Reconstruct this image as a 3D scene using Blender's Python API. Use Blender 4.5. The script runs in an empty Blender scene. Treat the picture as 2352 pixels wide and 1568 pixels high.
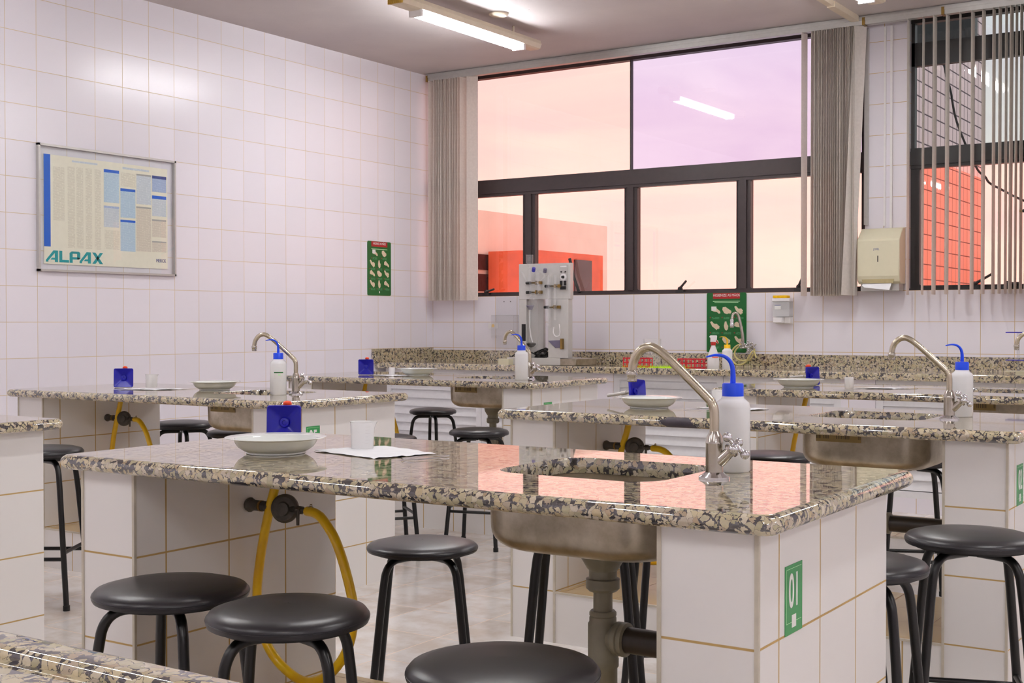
import bpy, bmesh, math, random
from mathutils import Vector, Matrix
R = math.radians
scene = bpy.context.scene
col = scene.collection
random.seed(7)

# ---------------------------------------------------------------- camera
cd = bpy.data.cameras.new('camera'); cam = bpy.data.objects.new('camera', cd); col.objects.link(cam)
YAW, PITCH, ROLL = R(33.541), R(0.836), R(-0.032)
fwd = Vector((-math.sin(YAW)*math.cos(PITCH), math.cos(YAW)*math.cos(PITCH), -math.sin(PITCH)))
rt = Vector((math.cos(YAW), math.sin(YAW), 0)); up = rt.cross(fwd)
r2 = rt*math.cos(ROLL)+up*math.sin(ROLL); u2 = up*math.cos(ROLL)-rt*math.sin(ROLL)
M = Matrix((( r2.x, u2.x, -fwd.x, 6.2000), (r2.y, u2.y, -fwd.y, -8.342), (r2.z, u2.z, -fwd.z, 1.1307), (0,0,0,1)))
cam.matrix_world = M
cd.sensor_width = 36; cd.lens = 2945.1/2352*36; cd.shift_x = (1176-1152.8)/2352; cd.clip_start = 0.05; cd.clip_end = 400
scene.camera = cam

# ---------------------------------------------------------------- sky, exposure
SKY_STRENGTH = 1.0
TUBE_STRENGTH = 81.0
w = bpy.data.worlds.new('sky'); scene.world = w; w.use_nodes = True
nt = w.node_tree; nt.nodes.clear()
wo = nt.nodes.new('ShaderNodeOutputWorld'); wb = nt.nodes.new('ShaderNodeBackground')
tc = nt.nodes.new('ShaderNodeTexCoord'); mp = nt.nodes.new('ShaderNodeMapping'); mp.inputs['Scale'].default_value = (5, 5, 17)
nz = nt.nodes.new('ShaderNodeTexNoise'); nz.inputs['Scale'].default_value = 1.2; nz.inputs['Detail'].default_value = 5
nz.inputs['Distortion'].default_value = 0.5
cr = nt.nodes.new('ShaderNodeValToRGB')
cr.color_ramp.elements[0].position = 0.38; cr.color_ramp.elements[0].color = (0.90, 0.86, 0.93, 1)
cr.color_ramp.elements[1].position = 0.62; cr.color_ramp.elements[1].color = (1.0, 1.0, 1.0, 1)
sep = nt.nodes.new('ShaderNodeSeparateXYZ')
gr = nt.nodes.new('ShaderNodeValToRGB')          # height of the sky: bright near the horizon, bluer above
gr.color_ramp.elements[0].position = 0.0; gr.color_ramp.elements[0].color = (0.60, 0.84, 0.86, 1)
gr.color_ramp.elements[1].position = 0.34; gr.color_ramp.elements[1].color = (0.46, 0.86, 1.0, 1)
e = gr.color_ramp.elements.new(0.16); e.color = (0.58, 0.85, 0.90, 1)
mul = nt.nodes.new('ShaderNodeMix'); mul.data_type = 'RGBA'; mul.blend_type = 'MULTIPLY'; mul.inputs[0].default_value = 1.0
L = nt.links.new
L(tc.outputs['Generated'], mp.inputs['Vector']); L(mp.outputs[0], nz.inputs['Vector']); L(nz.outputs['Fac'], cr.inputs[0])
L(tc.outputs['Generated'], sep.inputs[0]); L(sep.outputs['Z'], gr.inputs[0])
L(gr.outputs[0], mul.inputs[6]); L(cr.outputs[0], mul.inputs[7]); L(mul.outputs[2], wb.inputs['Color'])
wb.inputs['Strength'].default_value = 3.1*SKY_STRENGTH
L(wb.outputs[0], wo.inputs['Surface'])
vs = scene.view_settings
scene.display_settings.display_device = 'sRGB'
vs.view_transform = 'Standard'; vs.look = 'None'; vs.exposure = 0.0; vs.gamma = 1.0; vs.use_curve_mapping = False
cy = scene.cycles
cy.max_bounces = 8; cy.diffuse_bounces = 6; cy.glossy_bounces = 4; cy.transmission_bounces = 6; cy.transparent_max_bounces = 10
cy.caustics_reflective = False; cy.caustics_refractive = False
cy.use_denoising = True
cy.sample_clamp_indirect = 6.0

# ---------------------------------------------------------------- small helpers
T = 0.203; TZ = 0.20256; Z0 = 1.1355          # tile pitch, row pitch, height of one grout row
def S(r, g, b):                                # sRGB 0-255 -> linear
    f = lambda c: (c/255/12.92) if c/255 <= .04045 else ((c/255+.055)/1.055)**2.4
    return (f(r), f(g), f(b), 1)

class NT:
    def facing(s, f0=.04):
        g = s.n('NewGeometry'); d = s.n('VectorMath', operation='DOT_PRODUCT'); s.put(d.inputs[0], g.outputs['Normal']); s.put(d.inputs[1], g.outputs['Incoming'])
        c = s.math('ABSOLUTE', d.outputs['Value']); p = s.math('POWER', s.math('SUBTRACT', 1.0, c), 5.0)
        return s.math('MULTIPLY_ADD', p, 1-f0, f0)
    def __init__(s, name):
        s.m = bpy.data.materials.new(name); s.m.use_nodes = True; s.t = s.m.node_tree
        s.b = s.t.nodes['Principled BSDF']
    def n(s, kind, **kw):
        o = s.t.nodes.new('ShaderNode'+kind)
        for k, v in kw.items(): setattr(o, k, v)
        return o
    def put(s, sock, v):
        if isinstance(v, bpy.types.NodeSocket): s.t.links.new(v, sock)
        else: sock.default_value = v
    def math(s, op, a, b=0.0, c=None):
        o = s.n('Math', operation=op); s.put(o.inputs[0], a); s.put(o.inputs[1], b)
        if c is not None: s.put(o.inputs[2], c)
        return o.outputs[0]
    def mix(s, f, a, b, bt='MIX'):
        o = s.n('Mix', data_type='RGBA', blend_type=bt); s.put(o.inputs[0], f); s.put(o.inputs[6], a); s.put(o.inputs[7], b)
        return o.outputs[2]
    def ramp(s, f, pts):
        o = s.n('ValToRGB'); e = o.color_ramp.elements
        e[0].position, e[0].color = pts[0]; e[1].position, e[1].color = pts[1]
        for p, c in pts[2:]: q = e.new(p); q.color = c
        s.put(o.inputs[0], f); return o.outputs[0]
    def noise(s, vec, scale, detail=3, rough=.5):
        o = s.n('TexNoise'); s.put(o.inputs['Vector'], vec); o.inputs['Scale'].default_value = scale
        o.inputs['Detail'].default_value = detail; o.inputs['Roughness'].default_value = rough
        return o.outputs['Fac']
    def bump(s, h, strength=.3, dist=.002):
        o = s.n('Bump'); s.put(o.inputs['Height'], h); o.inputs['Strength'].default_value = strength; o.inputs['Distance'].default_value = dist
        s.put(s.b.inputs['Normal'], o.outputs[0])
    def set(s, **kw):
        names = dict(color='Base Color', rough='Roughness', metal='Metallic', ior='IOR', spec='Specular IOR Level', coat='Coat Weight', coatr='Coat Roughness', alpha='Alpha', trans='Transmission Weight', emit='Emission Color', emits='Emission Strength', sub='Subsurface Weight')
        for k, v in kw.items(): s.put(s.b.inputs[names[k]], v)
        return s.m

def plain(name, c, rough=.5, metal=0, var=.06, scale=30, **kw):
    n = NT(name); o = n.n('TexCoord').outputs['Object']
    f = n.noise(o, scale, 3)
    d = tuple(x*(1-var) for x in c[:3])+(1,); l = tuple(min(1, x*(1+var)) for x in c[:3])+(1,)
    n.set(color=n.ramp(f, [(.35, d), (.65, l)]), rough=rough, metal=metal, **kw)
    return n.m

def tile_mat(name, base, grout, pu, pv, ou, ov, g=.0032, rough=.24, var=.03, uvw='UV', bumps=.25, marble=None, wav=.0):
    n = NT(name); uv = n.n('TexCoord').outputs['UV']
    sp = n.n('SeparateXYZ'); n.put(sp.inputs[0], uv)
    def cell(x, off, p):
        a = n.math('DIVIDE', n.math('SUBTRACT', x, off), p)
        fl = n.math('FLOOR', a); fr = n.math('SUBTRACT', a, fl)
        d = n.math('MULTIPLY', n.math('MINIMUM', fr, n.math('SUBTRACT', 1.0, fr)), p)
        return fl, d
    fu, du = cell(sp.outputs[0], ou, pu); fv, dv = cell(sp.outputs[1], ov, pv)
    d = n.math('MINIMUM', du, dv)
    mask = n.n('MapRange', interpolation_type='SMOOTHSTEP'); n.put(mask.inputs[0], d)
    mask.inputs[1].default_value = g*.35; mask.inputs[2].default_value = g*.75
    m = mask.outputs[0]
    cb = n.n('CombineXYZ'); n.put(cb.inputs[0], fu); n.put(cb.inputs[1], fv)
    wn = n.n('TexWhiteNoise'); n.put(wn.inputs[0], cb.outputs[0])
    b1 = tuple(x*(1-var) for x in base[:3])+(1,); b2 = tuple(min(1, x*(1+var*.6)) for x in base[:3])+(1,)
    c = n.mix(wn.outputs['Value'], b1, b2)
    if marble:
        ob = n.n('TexCoord').outputs['UV']
        mpn = n.n('Mapping'); n.put(mpn.inputs[0], ob); mpn.inputs['Scale'].default_value = (1, 1, 1)
        n.put(mpn.inputs['Location'], cb.outputs[0])
        f = n.noise(mpn.outputs[0], 5, 6, .6)
        c = n.mix(n.ramp(f, [(.42, (0, 0, 0, 1)), (.62, (1, 1, 1, 1))]), c, marble)
    gn = n.noise(uv, 3.0, 2)
    gcol = n.mix(gn, tuple(x*.75 for x in grout[:3])+(1,), tuple(min(1, x*1.25) for x in grout[:3])+(1,))
    n.set(color=n.mix(m, gcol, c), rough=n.math('MULTIPLY_ADD', n.math('SUBTRACT', 1.0, m), .5, rough))
    h = m
    if wav:
        h = n.math('ADD', n.math('MULTIPLY', n.noise(uv, 9, 2), wav), m)
    n.bump(h, bumps, .0012)
    return n.m

def granite(name, rough=.03, ior=2.1, scale=1.0):
    n = NT(name); o = n.n('TexCoord').outputs['Object']
    wobble = n.n('TexNoise'); n.put(wobble.inputs['Vector'], o); wobble.inputs['Scale'].default_value = 70*scale; wobble.inputs['Detail'].default_value = 2
    off = n.n('VectorMath', operation='MULTIPLY_ADD'); n.put(off.inputs[0], wobble.outputs['Color']); off.inputs[1].default_value = (.020, .020, .020); n.put(off.inputs[2], o)
    v = n.n('TexVoronoi'); n.put(v.inputs['Vector'], off.outputs[0]); v.inputs['Scale'].default_value = 72*scale
    ve = n.n('TexVoronoi', feature='DISTANCE_TO_EDGE'); n.put(ve.inputs['Vector'], off.outputs[0]); ve.inputs['Scale'].default_value = 72*scale
    sc = n.n('SeparateColor'); n.put(sc.inputs[0], v.outputs['Color'])
    peb = n.ramp(sc.outputs[0], [(0.0, S(214, 196, 158)), (1.0, S(196, 172, 140)), (.25, S(228, 216, 186)), (.5, S(190, 184, 150)), (.72, S(236, 226, 206)), (.86, S(202, 190, 176))])
    peb = n.mix(n.math('MULTIPLY', n.noise(o, 260*scale, 3), .35), peb, S(150, 136, 112))
    nf = n.noise(o, 55*scale, 3, .55)
    e1 = n.math('MULTIPLY', n.math('SUBTRACT', nf, .47), 1.25)                 # dark film between pebbles, wider in patches
    film = n.math('LESS_THAN', ve.outputs[0], n.math('MAXIMUM', e1, .016))
    wholedark = n.math('GREATER_THAN', sc.outputs[1], .94)
    dark = n.math('MAXIMUM', film, wholedark)
    dk = n.mix(n.noise(o, 120*scale, 2), S(34, 34, 42), S(84, 78, 78))
    n.set(color=n.mix(dark, n.mix(1.0, peb, (.88, .86, .80, 1), 'MULTIPLY'), dk), rough=rough, ior=ior, coat=.22, coatr=.02)
    return n.m

# ---------------------------------------------------------------- materials
MT = {}
WALLC = S(238, 234, 241); GROUT = S(205, 176, 128)
MT['tile_left'] = tile_mat('white_wall_tile_left', WALLC, S(212, 192, 160), T, TZ, -.0900, Z0, g=.0030, wav=.10)
MT['tile_back'] = tile_mat('white_wall_tile_back', WALLC, GROUT, T, TZ, 0.0, Z0, wav=.10)
MT['tile_bench'] = tile_mat('white_bench_tile', S(233, 230, 227), S(186, 154, 96), .2035, .2035, .095, .5895, g=.0042, wav=.10)
MT['tile_shelf'] = tile_mat('beige_plinth_tile', S(212, 186, 142), S(150, 116, 70), .203, .203, 0, .03, g=.004, rough=.18, var=.06)
MT['floor'] = tile_mat('floor_tile', S(238, 234, 230), S(216, 190, 164), .335, .335, .12, .05, g=.003, rough=.16, var=.05, marble=S(216, 204, 192), bumps=.1)
MT['granite'] = granite('polished_granite')
MT['granite_dark'] = granite('backsplash_granite', rough=.10, scale=1.0)
MT['ceiling'] = None
n = NT('ceiling_concrete'); o = n.n('TexCoord').outputs['Object']
spots = n.ramp(n.noise(o, 40, 4, .7), [(.70, (1, 1, 1, 1)), (.74, (.55, .52, .52, 1))])
n.set(color=n.mix(1.0, n.ramp(n.noise(o, 1.6, 5), [(.35, S(194, 186, 186)), (.65, S(204, 196, 194))]), spots, 'MULTIPLY'), rough=.75)
n.bump(n.noise(o, 22, 4), .25, .004); MT['ceiling'] = n.m
MT['steel'] = None
n = NT('brushed_steel'); o = n.n('TexCoord').outputs['Object']; mpn = n.n('Mapping'); n.put(mpn.inputs[0], o); mpn.inputs['Scale'].default_value = (3, 3, 60)
f = n.noise(mpn.outputs[0], 6, 4)
st = n.ramp(n.noise(o, 9, 5, .65), [(.40, S(206, 198, 182)), (.62, S(172, 162, 142))])
n.set(color=st, metal=1.0, rough=n.math('MULTIPLY_ADD', f, .18, .26)); MT['steel'] = n.m
MT['chrome'] = plain('satin_chrome', S(196, 190, 180), .17, 1, .05)
MT['chrome_warm'] = plain('worn_nickel', S(196, 186, 166), .26, 1, .06)
MT['bright_chrome'] = plain('bright_chrome', S(225, 225, 228), .08, 1, .02)
MT['pipe_plastic'] = plain('grey_pvc', S(138, 132, 112), .42, 0, .14, 18)
MT['pipe_dark'] = plain('black_drain_pipe', S(52, 44, 36), .4, 0, .1)
MT['vinyl'] = plain('black_vinyl', S(27, 25, 29), .34, 0, .05)
n = MT['vinyl']
MT['black_metal'] = plain('black_painted_tube', S(5, 5, 6), .32, 0, .05)
MT['rubber'] = plain('black_rubber', S(22, 22, 22), .7)
MT['white_ceramic'] = plain('white_porcelain', S(232, 236, 232), .08, 0, .01)
MT['paper'] = plain('white_paper', S(240, 241, 243), .8, 0, .02)
MT['blue_cap'] = plain('blue_plastic', S(0, 70, 232), .32, 0, .04)
MT['blue_dark'] = plain('dark_blue_enamel', S(4, 6, 158), .3, 0, .06)
MT['orange'] = plain('orange_red_plastic', S(236, 72, 22), .4)
MT['red'] = plain('red_plastic', S(214, 36, 52), .4)
MT['dark_red'] = plain('dark_red_plastic', S(176, 30, 22), .4)
MT['yellow'] = plain('yellow_plastic', S(246, 196, 10), .45)
MT['sponge'] = plain('yellow_sponge', S(248, 196, 8), .9, 0, .1, 120)
n = NT('yellow_gas_hose'); n.set(color=n.ramp(n.noise(n.n('TexCoord').outputs['Object'], 14, 3), [(.35, S(226, 176, 4)), (.65, S(244, 202, 20))]), rough=.3, coat=.3); MT['hose'] = n.m
MT['clear_hose'] = plain('pale_rubber_hose', S(206, 194, 130), .35)
MT['iron'] = plain('dark_cast_iron', S(84, 80, 74), .5, .4, .15, 60)
MT['brass'] = plain('old_brass', S(150, 122, 70), .35, 1, .1)
MT['lime'] = plain('lime_green_grass_mat', S(196, 236, 6), .6, 0, .2, 90)
MT['cream_plastic'] = plain('cream_plastic', S(218, 212, 184), .33, 0, .01)
MT['white_plastic'] = plain('white_plastic', S(238, 236, 236), .35, 0, .02)
MT['white_paint'] = plain('white_painted_aluminium', S(228, 228, 230), .35, 0, .02)
MT['alu'] = plain('light_aluminium', S(196, 194, 190), .35, .5, .03)
MT['frame'] = plain('dark_bronze_frame', S(62, 52, 52), .42, 0, .06)
MT['frame_black'] = plain('black_window_frame', S(40, 38, 38), .45, 0, .05)
MT['corner'] = plain('pale_corner_strip', S(196, 188, 172), .3, 0, .06)
MT['fixture'] = plain('cream_lamp_housing', S(222, 208, 186), .4, 0, .02)
MT['fixture_old'] = plain('yellowed_louvre', S(206, 166, 70), .45)
n = NT('lit_tube'); n.set(color=(1, 1, 1, 1), emit=(.96, .97, 1.0, 1), emits=TUBE_STRENGTH); MT['tube'] = n.m
n = NT('blind_fabric'); o = n.n('TexCoord').outputs['Object']
MT['vane'] = n.m
dif = n.n('BsdfDiffuse'); trl = n.n('BsdfTranslucent'); mx = n.n('MixShader'); mx.inputs[0].default_value = .42
cc = n.ramp(n.noise(o, 60, 2), [(.3, S(232, 226, 220)), (.7, S(240, 234, 228))]); n.put(dif.inputs[0], cc); n.put(trl.inputs[0], cc)
n.put(mx.inputs[1], dif.outputs[0]); n.put(mx.inputs[2], trl.outputs[0]); n.put(n.t.nodes['Material Output'].inputs[0], mx.outputs[0])

def glass_pane(name, tint, refl=1.0, dirt=0.0):
    n = NT(name); n.t.nodes.remove(n.b)
    tr = n.n('BsdfTransparent'); tr.inputs[0].default_value = tint
    gl = n.n('BsdfGlossy'); gl.inputs['Roughness'].default_value = .02; gl.inputs['Color'].default_value = (1, 1, 1, 1)
    mx = n.n('MixShader'); n.put(mx.inputs[0], n.math('MULTIPLY', n.facing(.075), refl)); n.put(mx.inputs[1], tr.outputs[0]); n.put(mx.inputs[2], gl.outputs[0])
    n.put(n.t.nodes['Material Output'].inputs[0], mx.outputs[0]); return n.m
MT['glass_red'] = glass_pane('orange_red_tinted_glass', (.90, .345, .272, 1))
MT['glass_peach'] = glass_pane('peach_tinted_glass', (.80, .320, .258, 1))
MT['glass_lilac'] = glass_pane('lilac_tinted_glass', (.56, .285, .330, 1))
MT['glass_clear'] = glass_pane('grey_clear_glass', (.42, .29, .262, 1), .8)
MT['glass_plain'] = glass_pane('clear_poster_glazing', (.94, .96, .95, 1), .5)
def clear_plastic(name, tint, white):                         # see-through plastic with a milky part
    n = NT(name); n.set(color=tint, rough=.22, trans=1-white, ior=1.05, spec=.5)
    return n.m
def milky(name, c, alpha, rough=.3):
    n = NT(name); n.t.nodes.remove(n.b)
    d = n.n('BsdfDiffuse'); d.inputs[0].default_value = c
    tl = n.n('BsdfTranslucent'); tl.inputs[0].default_value = c
    t = n.n('BsdfTransparent'); g = n.n('BsdfGlossy'); g.inputs['Roughness'].default_value = .15
    m0 = n.n('MixShader'); m0.inputs[0].default_value = .15; n.put(m0.inputs[1], d.outputs[0]); n.put(m0.inputs[2], tl.outputs[0])
    m1 = n.n('MixShader'); m1.inputs[0].default_value = alpha; n.put(m1.inputs[1], t.outputs[0]); n.put(m1.inputs[2], m0.outputs[0])
    m2 = n.n('MixShader'); n.put(m2.inputs[0], n.facing(.03)); n.put(m2.inputs[1], m1.outputs[0]); n.put(m2.inputs[2], g.outputs[0])
    n.put(n.t.nodes['Material Output'].inputs[0], m2.outputs[0]); return n.m
MT['milky'] = milky('translucent_polyethylene', (1, 1, 1, 1), .93)
MT['liquid'] = milky('water_behind_plastic', (.90, .92, .95, 1), .30)
MT['beaker'] = milky('translucent_beaker_plastic', (1, 1, 1, 1), .50)
MT['clear'] = milky('clear_laboratory_glass', (.95, .95, .95, 1), .10)
MT['clear_box'] = milky('clear_acrylic', (.95, .95, .97, 1), .08)
MT['green'] = plain('green_print', S(0, 96, 34), .35, 0, .03)
MT['green_sign'] = plain('light_green_print', S(50, 146, 80), .35, 0, .03)
MT['sign_red'] = plain('red_print', S(172, 22, 30), .4, 0, .03)
MT['sign_white'] = plain('white_print', S(236, 236, 232), .5, 0, .01)
MT['skin'] = plain('skin_tone_print', S(226, 205, 178), .5, 0, .03)
MT['poster'] = plain('cream_poster_paper', S(248, 242, 224), .45, 0, .015)
MT['pblue'] = plain('strong_blue_print', S(4, 98, 214), .45, 0, .02)
MT['pnavy'] = plain('navy_print', S(44, 66, 138), .45, 0, .02)
MT['pteal'] = plain('teal_print', S(0, 158, 166), .45, 0, .02)
MT['pgrey'] = plain('grey_print', S(170, 168, 166), .45, 0, .02)
MT['mint'] = plain('pale_mint_print', S(196, 240, 190), .45, 0, .02)
MT['dark_patch'] = plain('dark_edge_patch', S(62, 56, 64), .5, 0, .2, 30)
def lines_mat(name, base, ink, pitch=.0065):                  # a block of print too small to read
    n = NT(name); sp = n.n('SeparateXYZ'); uv = n.n('TexCoord').outputs['UV']; n.put(sp.inputs[0], uv)
    fr = n.math('FRACT', n.math('DIVIDE', sp.outputs[1], pitch)); ln = n.math('LESS_THAN', fr, .45)
    cb = n.n('CombineXYZ'); n.put(cb.inputs[0], n.math('MULTIPLY', sp.outputs[0], 60)); n.put(cb.inputs[1], n.math('FLOOR', n.math('DIVIDE', sp.outputs[1], pitch)))
    f = n.math('GREATER_THAN', n.noise(cb.outputs[0], 1.0, 1), .42)
    n.set(color=n.mix(n.math('MULTIPLY', ln, f), base, ink), rough=.45); return n.m
MT['lines_cream'] = lines_mat('fine_print_on_cream', S(246, 240, 222), S(222, 214, 196))
MT['lines_blue'] = lines_mat('fine_print_on_light_blue', S(204, 224, 240), S(176, 202, 226))
MT['lines_pale'] = lines_mat('fine_print_on_pale_blue', S(224, 230, 236), S(200, 208, 218))
MT['lines_lav'] = lines_mat('fine_print_on_lavender', S(184, 200, 230), S(156, 176, 216))
MT['lines_tan'] = lines_mat('fine_print_on_tan', S(236, 226, 210), S(212, 200, 184))
MT['lines_green'] = lines_mat('fine_print_on_green', S(0, 98, 36), S(90, 160, 110), .0045)

# ---------------------------------------------------------------- mesh building
class MB:
    def __init__(s): s.v = []; s.f = []; s.uv = []; s.mi = []; s.sm = []
    def face(s, pts, uvs=None, mi=0, sm=False):
        b = len(s.v); s.v += [tuple(p) for p in pts]; s.f.append(list(range(b, b+len(pts))))
        if uvs is None: uvs = s.auto(pts)
        s.uv.append(uvs); s.mi.append(mi); s.sm.append(sm)
    @staticmethod
    def auto(pts):
        a, b, c = Vector(pts[0]), Vector(pts[1]), Vector(pts[2]); nn = (b-a).cross(c-a)
        x, y, z = abs(nn.x), abs(nn.y), abs(nn.z)
        if z >= x and z >= y: return [(p[0], p[1]) for p in pts]
        if x >= y: return [(p[1], p[2]) for p in pts]
        return [(p[0], p[2]) for p in pts]
    def box(s, x0, x1, y0, y1, z0, z1, mi=0, skip='', uoff=None):
        P = [(x0,y0,z0),(x1,y0,z0),(x1,y1,z0),(x0,y1,z0),(x0,y0,z1),(x1,y0,z1),(x1,y1,z1),(x0,y1,z1)]
        for k, q in (('b',(0,3,2,1)),('t',(4,5,6,7)),('f',(0,1,5,4)),('r',(1,2,6,5)),('k',(2,3,7,6)),('l',(3,0,4,7))):
            if k not in skip:
                pts = [P[i] for i in q]
                s.face(pts, [(p[0]+uoff, p[2]) for p in pts] if (uoff is not None and k in 'fk') else None, mi=mi)
        return s
    def grid(s, rings, close=True, mi=0, sm=True, cap0=False, cap1=False):
        n = len(rings[0]); b = len(s.v)
        for r in rings: s.v += [tuple(p) for p in r]
        for i in range(len(rings)-1):
            for j in range(n if close else n-1):
                k = (j+1) % n
                s.f.append([b+i*n+j, b+i*n+k, b+(i+1)*n+k, b+(i+1)*n+j])
                s.uv.append([(j/n, i), ((j+1)/n, i), ((j+1)/n, i+1), (j/n, i+1)]); s.mi.append(mi); s.sm.append(sm)
        if cap0: s.f.append([b+j for j in range(n)][::-1]); s.uv.append([(0, 0)]*n); s.mi.append(mi); s.sm.append(False)
        if cap1: s.f.append([b+(len(rings)-1)*n+j for j in range(n)]); s.uv.append([(0, 0)]*n); s.mi.append(mi); s.sm.append(False)
        return s
    def lathe(s, prof, c=(0, 0, 0), seg=28, axis=(0, 0, 1), mi=0, cap0=True, cap1=True):
        ax = Vector(axis).normalized(); a = ax.orthogonal().normalized(); b = ax.cross(a); c = Vector(c)
        rings = [[c+ax*h+(a*math.cos(2*math.pi*j/seg)+b*math.sin(2*math.pi*j/seg))*max(r, 1e-5) for j in range(seg)] for r, h in prof]
        return s.grid(rings, mi=mi, cap0=cap0, cap1=cap1)
    def cyl(s, p0, p1, r, seg=16, mi=0, r1=None):
        p0, p1 = Vector(p0), Vector(p1); h = (p1-p0).length
        return s.lathe([(r, 0), (r if r1 is None else r1, h)], p0, seg, (p1-p0), mi)
    def tube(s, pts, r, seg=12, mi=0, closed=False, cap=True):
        pts = [Vector(p) for p in pts]; n = len(pts); rr = r if isinstance(r, (list, tuple)) else [r]*n
        rings = []; a = None
        for i in range(n):
            if closed: t = (pts[(i+1) % n]-pts[i-1]).normalized()
            else: t = (pts[min(i+1, n-1)]-pts[max(i-1, 0)]).normalized()
            a = t.orthogonal().normalized() if a is None else (a-t*a.dot(t)).normalized()
            b = t.cross(a)
            rings.append([pts[i]+(a*math.cos(2*math.pi*j/seg)+b*math.sin(2*math.pi*j/seg))*rr[i] for j in range(seg)])
        if closed: rings.append(rings[0])
        return s.grid(rings, mi=mi, cap0=cap and not closed, cap1=cap and not closed)
    def ball(s, c, r, seg=14, mi=0, sq=(1, 1, 1)):
        rings = [[(c[0]+sq[0]*r*math.sin(a)*math.cos(2*math.pi*j/seg), c[1]+sq[1]*r*math.sin(a)*math.sin(2*math.pi*j/seg), c[2]-sq[2]*r*math.cos(a)) for j in range(seg)]
                 for a in [math.pi*(i+.001)/(8.002) for i in range(9)]]
        return s.grid(rings, mi=mi)
    def poly(s, pts, z0, z1, plane='xz', at=0.0, mi=0):
        """prism of a 2-D outline"""
        def P(u, v, d): return {'xz': (u, d, v), 'yz': (d, u, v), 'xy': (u, v, d)}[plane]
        s.face([P(u, v, z0) for u, v in pts], mi=mi); s.face([P(u, v, z1) for u, v in pts][::-1], mi=mi)
        n = len(pts)
        for i in range(n):
            a, b = pts[i], pts[(i+1) % n]
            s.face([P(*a, z0), P(*a, z1), P(*b, z1), P(*b, z0)], mi=mi)
        return s
    def build(s, name, mats, parent=None, loc=None, bevel=0, merge=True, smooth=None, rot=None):
        me = bpy.data.meshes.new(name); me.from_pydata(s.v, [], s.f)
        mats = mats if isinstance(mats, (list, tuple)) else [mats]
        for m in mats: me.materials.append(MT[m] if isinstance(m, str) else m)
        uvl = me.uv_layers.new(name='UVMap'); k = 0
        for fi, u in enumerate(s.uv):
            for c in u: uvl.data[k].uv = c; k += 1
        for p, mi_, sm in zip(me.polygons, s.mi, s.sm): p.material_index = mi_; p.use_smooth = sm
        if merge or bevel:
            bm = bmesh.new(); bm.from_mesh(me)
            bmesh.ops.remove_doubles(bm, verts=bm.verts, dist=1e-5)
            bmesh.ops.recalc_face_normals(bm, faces=bm.faces)
            if bevel:
                ed = [e for e in bm.edges if len(e.link_faces) == 2 and e.calc_face_angle(0) > .6]
                for f in bm.faces: f.smooth = False
                rb = bmesh.ops.bevel(bm, geom=ed, offset=bevel, segments=3, profile=.6, affect='EDGES', harden_normals=False)
                for f in rb['faces']: f.smooth = True
            bm.to_mesh(me); bm.free()
        flags = [p.use_smooth for p in me.polygons]
        me.set_sharp_from_angle(angle=R(38 if not bevel else 50))
        me.polygons.foreach_set('use_smooth', flags)
        ob = bpy.data.objects.new(name, me); col.objects.link(ob)
        if parent is not None: ob.parent = parent
        if loc is not None: ob.location = loc
        if rot is not None: ob.rotation_euler = rot
        return ob

def tag(o, label=None, cat=None, group=None, kind=None):
    if label: o['label'] = label
    if cat: o['category'] = cat
    if group: o['group'] = group
    if kind: o['kind'] = kind
    return o
def struct(o, label=None, cat=None): return tag(o, label, cat, None, 'structure')
def empty(name, loc=(0, 0, 0), rz=0, rot=None):
    o = bpy.data.objects.new(name, None); col.objects.link(o); o.location = loc; o.rotation_euler = rot or (0, 0, rz)
    o.empty_display_size = .05; return o
def copy_tree(o, parent=None):
    c = o.copy(); col.objects.link(c)
    if parent is not None: c.parent = parent
    for ch in [k for k in bpy.data.objects if k.parent == o]: copy_tree(ch, c)
    return c
def text(name, body, size, mat, parent, loc, rot, sx=1.0, bold=0.0, ext=.0004, align='CENTER'):
    cu = bpy.data.curves.new(name, 'FONT'); cu.body = body; cu.size = size; cu.extrude = ext; cu.offset = bold
    cu.align_x = align; cu.align_y = 'CENTER'; cu.materials.append(MT[mat])
    t_ = bpy.data.objects.new(name, cu); col.objects.link(t_); dg = bpy.context.evaluated_depsgraph_get()
    me = bpy.data.meshes.new_from_object(t_.evaluated_get(dg)); bpy.data.objects.remove(t_)
    me.materials.clear(); me.materials.append(MT[mat])
    o = bpy.data.objects.new(name, me); col.objects.link(o); o.parent = parent; o.location = loc; o.rotation_euler = rot; o.scale = (sx, 1, 1)
    return o
def arc(c, r, a0, a1, n, plane='xz', d=0.0):
    out = []
    for i in range(n+1):
        a = a0+(a1-a0)*i/n; u, v = c[0]+r*math.cos(a), c[1]+r*math.sin(a)
        out.append({'xz': (u, d, v), 'xy': (u, v, d), 'yz': (d, u, v)}[plane])
    return out
def spline(pts, n=8):
    P = [Vector(p) for p in pts]; P = [P[0]*2-P[1]]+P+[P[-1]*2-P[-2]]; out = []
    for i in range(1, len(P)-2):
        for k in range(n):
            t = k/n; a, b, c, d = P[i-1], P[i], P[i+1], P[i+2]
            out.append(.5*((2*b)+(c-a)*t+(2*a-5*b+4*c-d)*t*t+(3*b-a-3*c+d)*t**3))
    out.append(P[-2]); return out
def rrect(x0, x1, y0, y1, r, n=6, z=0.0):
    o = []
    for cx, cy_, a in ((x1-r, y1-r, 0), (x0+r, y1-r, 90), (x0+r, y0+r, 180), (x1-r, y0+r, 270)):
        for i in range(n+1):
            t = R(a+90*i/n); o.append((cx+r*math.cos(t), cy_+r*math.sin(t), z))
    return o

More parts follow.
